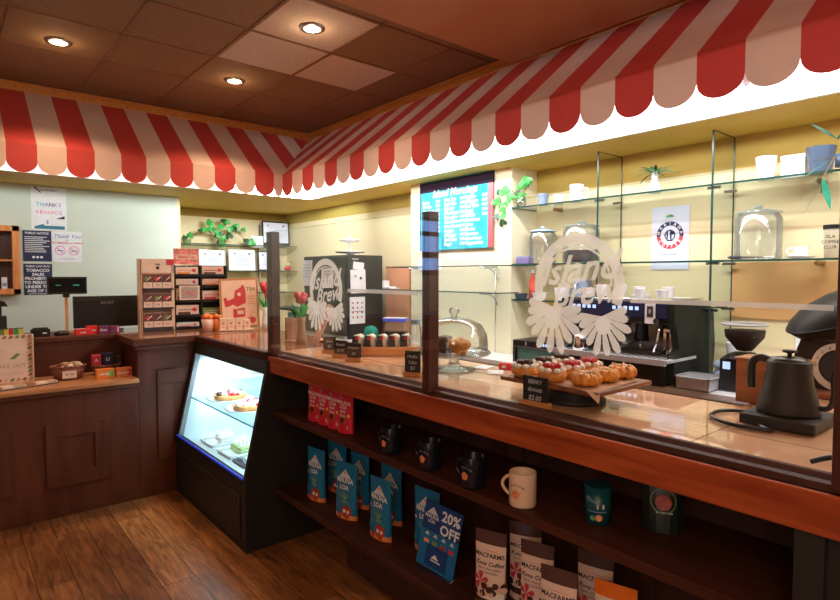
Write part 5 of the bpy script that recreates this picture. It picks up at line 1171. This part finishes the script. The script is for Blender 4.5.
for k, y in enumerate((1.965,1.70,1.455)):
    mug((1.430-.006*k, y*.962, S1z), R90+.15, NAVM, ('black mug with orange flower print, nearest the red pouches', 'black mug with orange flower print, middle of the three', 'black mug with orange flower print, next to the cream mug')[k], 'black mugs on the upper shelf', CLEARB)
mug((1.425,1.180,S1z), R90+.25, CREAM, 'cream white mug with small orange heart print on the upper shelf', None, INK)
r = thing('nut_can', 'dark teal snack can with orange picture on the upper shelf right of the cream mug', 'can', (1.505,.955,S1z), R90+.5)
b = MB(); TC = mat('dark teal can', (.01,.09,.11), .3); b.lathe([(.001,0),(.038,0),(.038,.10),(.001,.10)], TC, 30)
b.warp = lambda x, y, z: (.0388*math.sin(x/.0388), -.0388*math.cos(x/.0388)+y, z)
b.text('Mauna', -.012, .072, .018, CLEARB, 0, bold=.02, rot=-.3); b.rect(.0,.022,.048,.062,PEACHL,-.0002,1); b.disc(.006,.022,.010,LOGOO,-.0002); b.disc(-.012,.020,.008,LEAFP,-.0002); b.rect(-.03,.03,.038,.041,CLEARB,-.0002,4); b.warp = None; b.build('can', r)
b = MB(); b.cyl(.040,.10,.112,TC,n=30); b.build('lid', r)
DG = mat('near black green bag', (.015,.022,.020), .3)
def darkart(b, w, h):
    b.rect(-.03,.025,h*.86,h*.875,CLEARB,-.0006); b.rect(-.02,.015,h*.80,h*.825,SILV,-.0006); b.ring(0,h*.48,.032,.036,GRNP,-.0006,20); b.disc(0,h*.46,.022,NUTR,-.0006); b.rect(-.02,.025,h*.30,h*.32,SILV,-.0008)
pouch('dark_coffee_bag', (1.60,.80,S1z), R90+.5, .12, .19, .07, [(0,DG)], darkart, 'near black foil coffee bag at the right of the upper shelf')
# discount sign in acrylic stand
r = thing('discount_sign', 'blue sign reading 20% OFF in a clear stand on the lower shelf', 'sign', (1.455,1.645,S2z), R90+.15)
b = MB(); b.at(0,0,0,0,-.14,.10); BS = mat('bright blue sign', (.005,.055,.24), .6); BS2 = mat('light blue sign', (.01,.17,.42), .6)
b.box(-.10,.09,-.001,.001,.005,.265,BS); b.rect(-.10,.09,.005,.15,BS2,-.0015); b.rect(-.06,.05,.015,.10,BS,-.002)
b.text('20%', .038,.225,.055,WHITE,-.0025,bold=.03); b.text('OFF', .040,.172,.055,WHITE,-.0025,bold=.03)
b.shape([(-.085,.215),(-.055,.245),(-.025,.215)], SILV, -.0025); b.text('MAUNA', -.055,.205,.020,WHITE,-.0030,bold=.03); b.text('LOA', -.055,.187,.018,WHITE,-.0025,bold=.03)
for k in range(4): x = -.065+.042*k; b.rect(x-.012,x+.014,.100,.145,BLUEB,-.0025); b.rect(x-.012,x+.014,.100,.115,(LOGOO,GRNP,NUTR,REDP)[k],-.003); b.shape([(x-.012,.132),(x,.146),(x+.012,.132)], SILV, -.003)
b.shape([(-.03,.05),(-.01,.07),(.01,.05)], WHITE, -.003); b.rect(-.03,.02,.04,.045,WHITE,-.003); b.build('card', r)
b = MB(); b.box(-.09,.09,-.02,.09,0,.003,PANE); b.add([(-.09,.012,.0),(.09,.012,0),(.09,.045,.22),(-.09,.045,.22)],[(0,1,2,3)],PANE); b.tube([(.095,-.02,.003),(.095,.09,.003)],.0015,STEEL,4); b.build('acrylic_stand', r)

# ------------------------------------------------------------------ lights and camera
COOLW = (.88, .95, 1.0)
area('awning_strip_right', (2.80, 1.6, 2.405), (3.62, 1.6, 1.75), 6.6, .03, 70, COOLW)
area('awning_fascia_right', (2.62, 1.6, 2.36), (3.06, 1.6, 2.42), 6.6, .05, 30, (1, .97, .92))
area('awning_strip_left', (-.7, 5.20, 2.33), (-.7, 6.2, 1.9), 5.0, .03, 9.5, (.86,.97,.97))
area('awning_fascia_left', (-.3, 5.05, 2.36), (-.3, 5.48, 2.42), 5.0, .05, 13, (1, .97, .92))
area('back_room_light', (2.62, 5.30, 2.325), (2.9, 7.0, 1.9), .7, .03, 32, COOLW)
area('aisle_light', (2.75, 2.0, 2.38), (2.1, 2.0, .9), 4.6, .10, 40, (1, .93, .84))
# dim warm customer side plus daylight from the shop front behind
area('shop_front_daylight', (-3.2, -.4, 1.6), (1.4, 2.4, .9), 2.6, 1.8, 20, (.95, .92, .95))
area('room_fill', (-.6, .2, 2.78), (-.2, 2.2, .0), 2.6, 2.6, 40, (1, .72, .45))
pl = bpy.data.lights.new('warm_fill_behind', 'POINT'); pl.energy = 38; pl.color = (1, .76, .52); pl.shadow_soft_size = .35  # added unseen warm fill that lifts ceiling and ambient, no fixture
po = bpy.data.objects.new('warm_fill_behind', pl); col.objects.link(po); po.location = (-1.4, -1.2, 2.1)
w = bpy.data.worlds.new('World'); scene.world = w; w.use_nodes = True
w.node_tree.nodes['Background'].inputs[0].default_value = (.9,.7,.55,1); w.node_tree.nodes['Background'].inputs[1].default_value = .12
cd = bpy.data.cameras.new('Camera'); cam = bpy.data.objects.new('Camera', cd); col.objects.link(cam)
cd.sensor_width = 36; cd.lens = 36*570/840; cd.clip_start = .02
cam.location = (0, 0, 1.5); th = math.radians(50); p = math.atan(25/570)
cam.rotation_euler = Vector((math.cos(th)*math.cos(p), math.sin(th)*math.cos(p), -math.sin(p))).to_track_quat('-Z', 'Y').to_euler()
scene.camera = cam
scene.view_settings.view_transform = 'Standard'; scene.view_settings.look = 'None'
scene.view_settings.exposure = 0.0
scene.cycles.transparent_max_bounces = 24; scene.cycles.max_bounces = 8
scene.cycles.use_denoising = True
scene.cycles.caustics_reflective = False; scene.cycles.caustics_refractive = False
scene.cycles.sample_clamp_indirect = 6
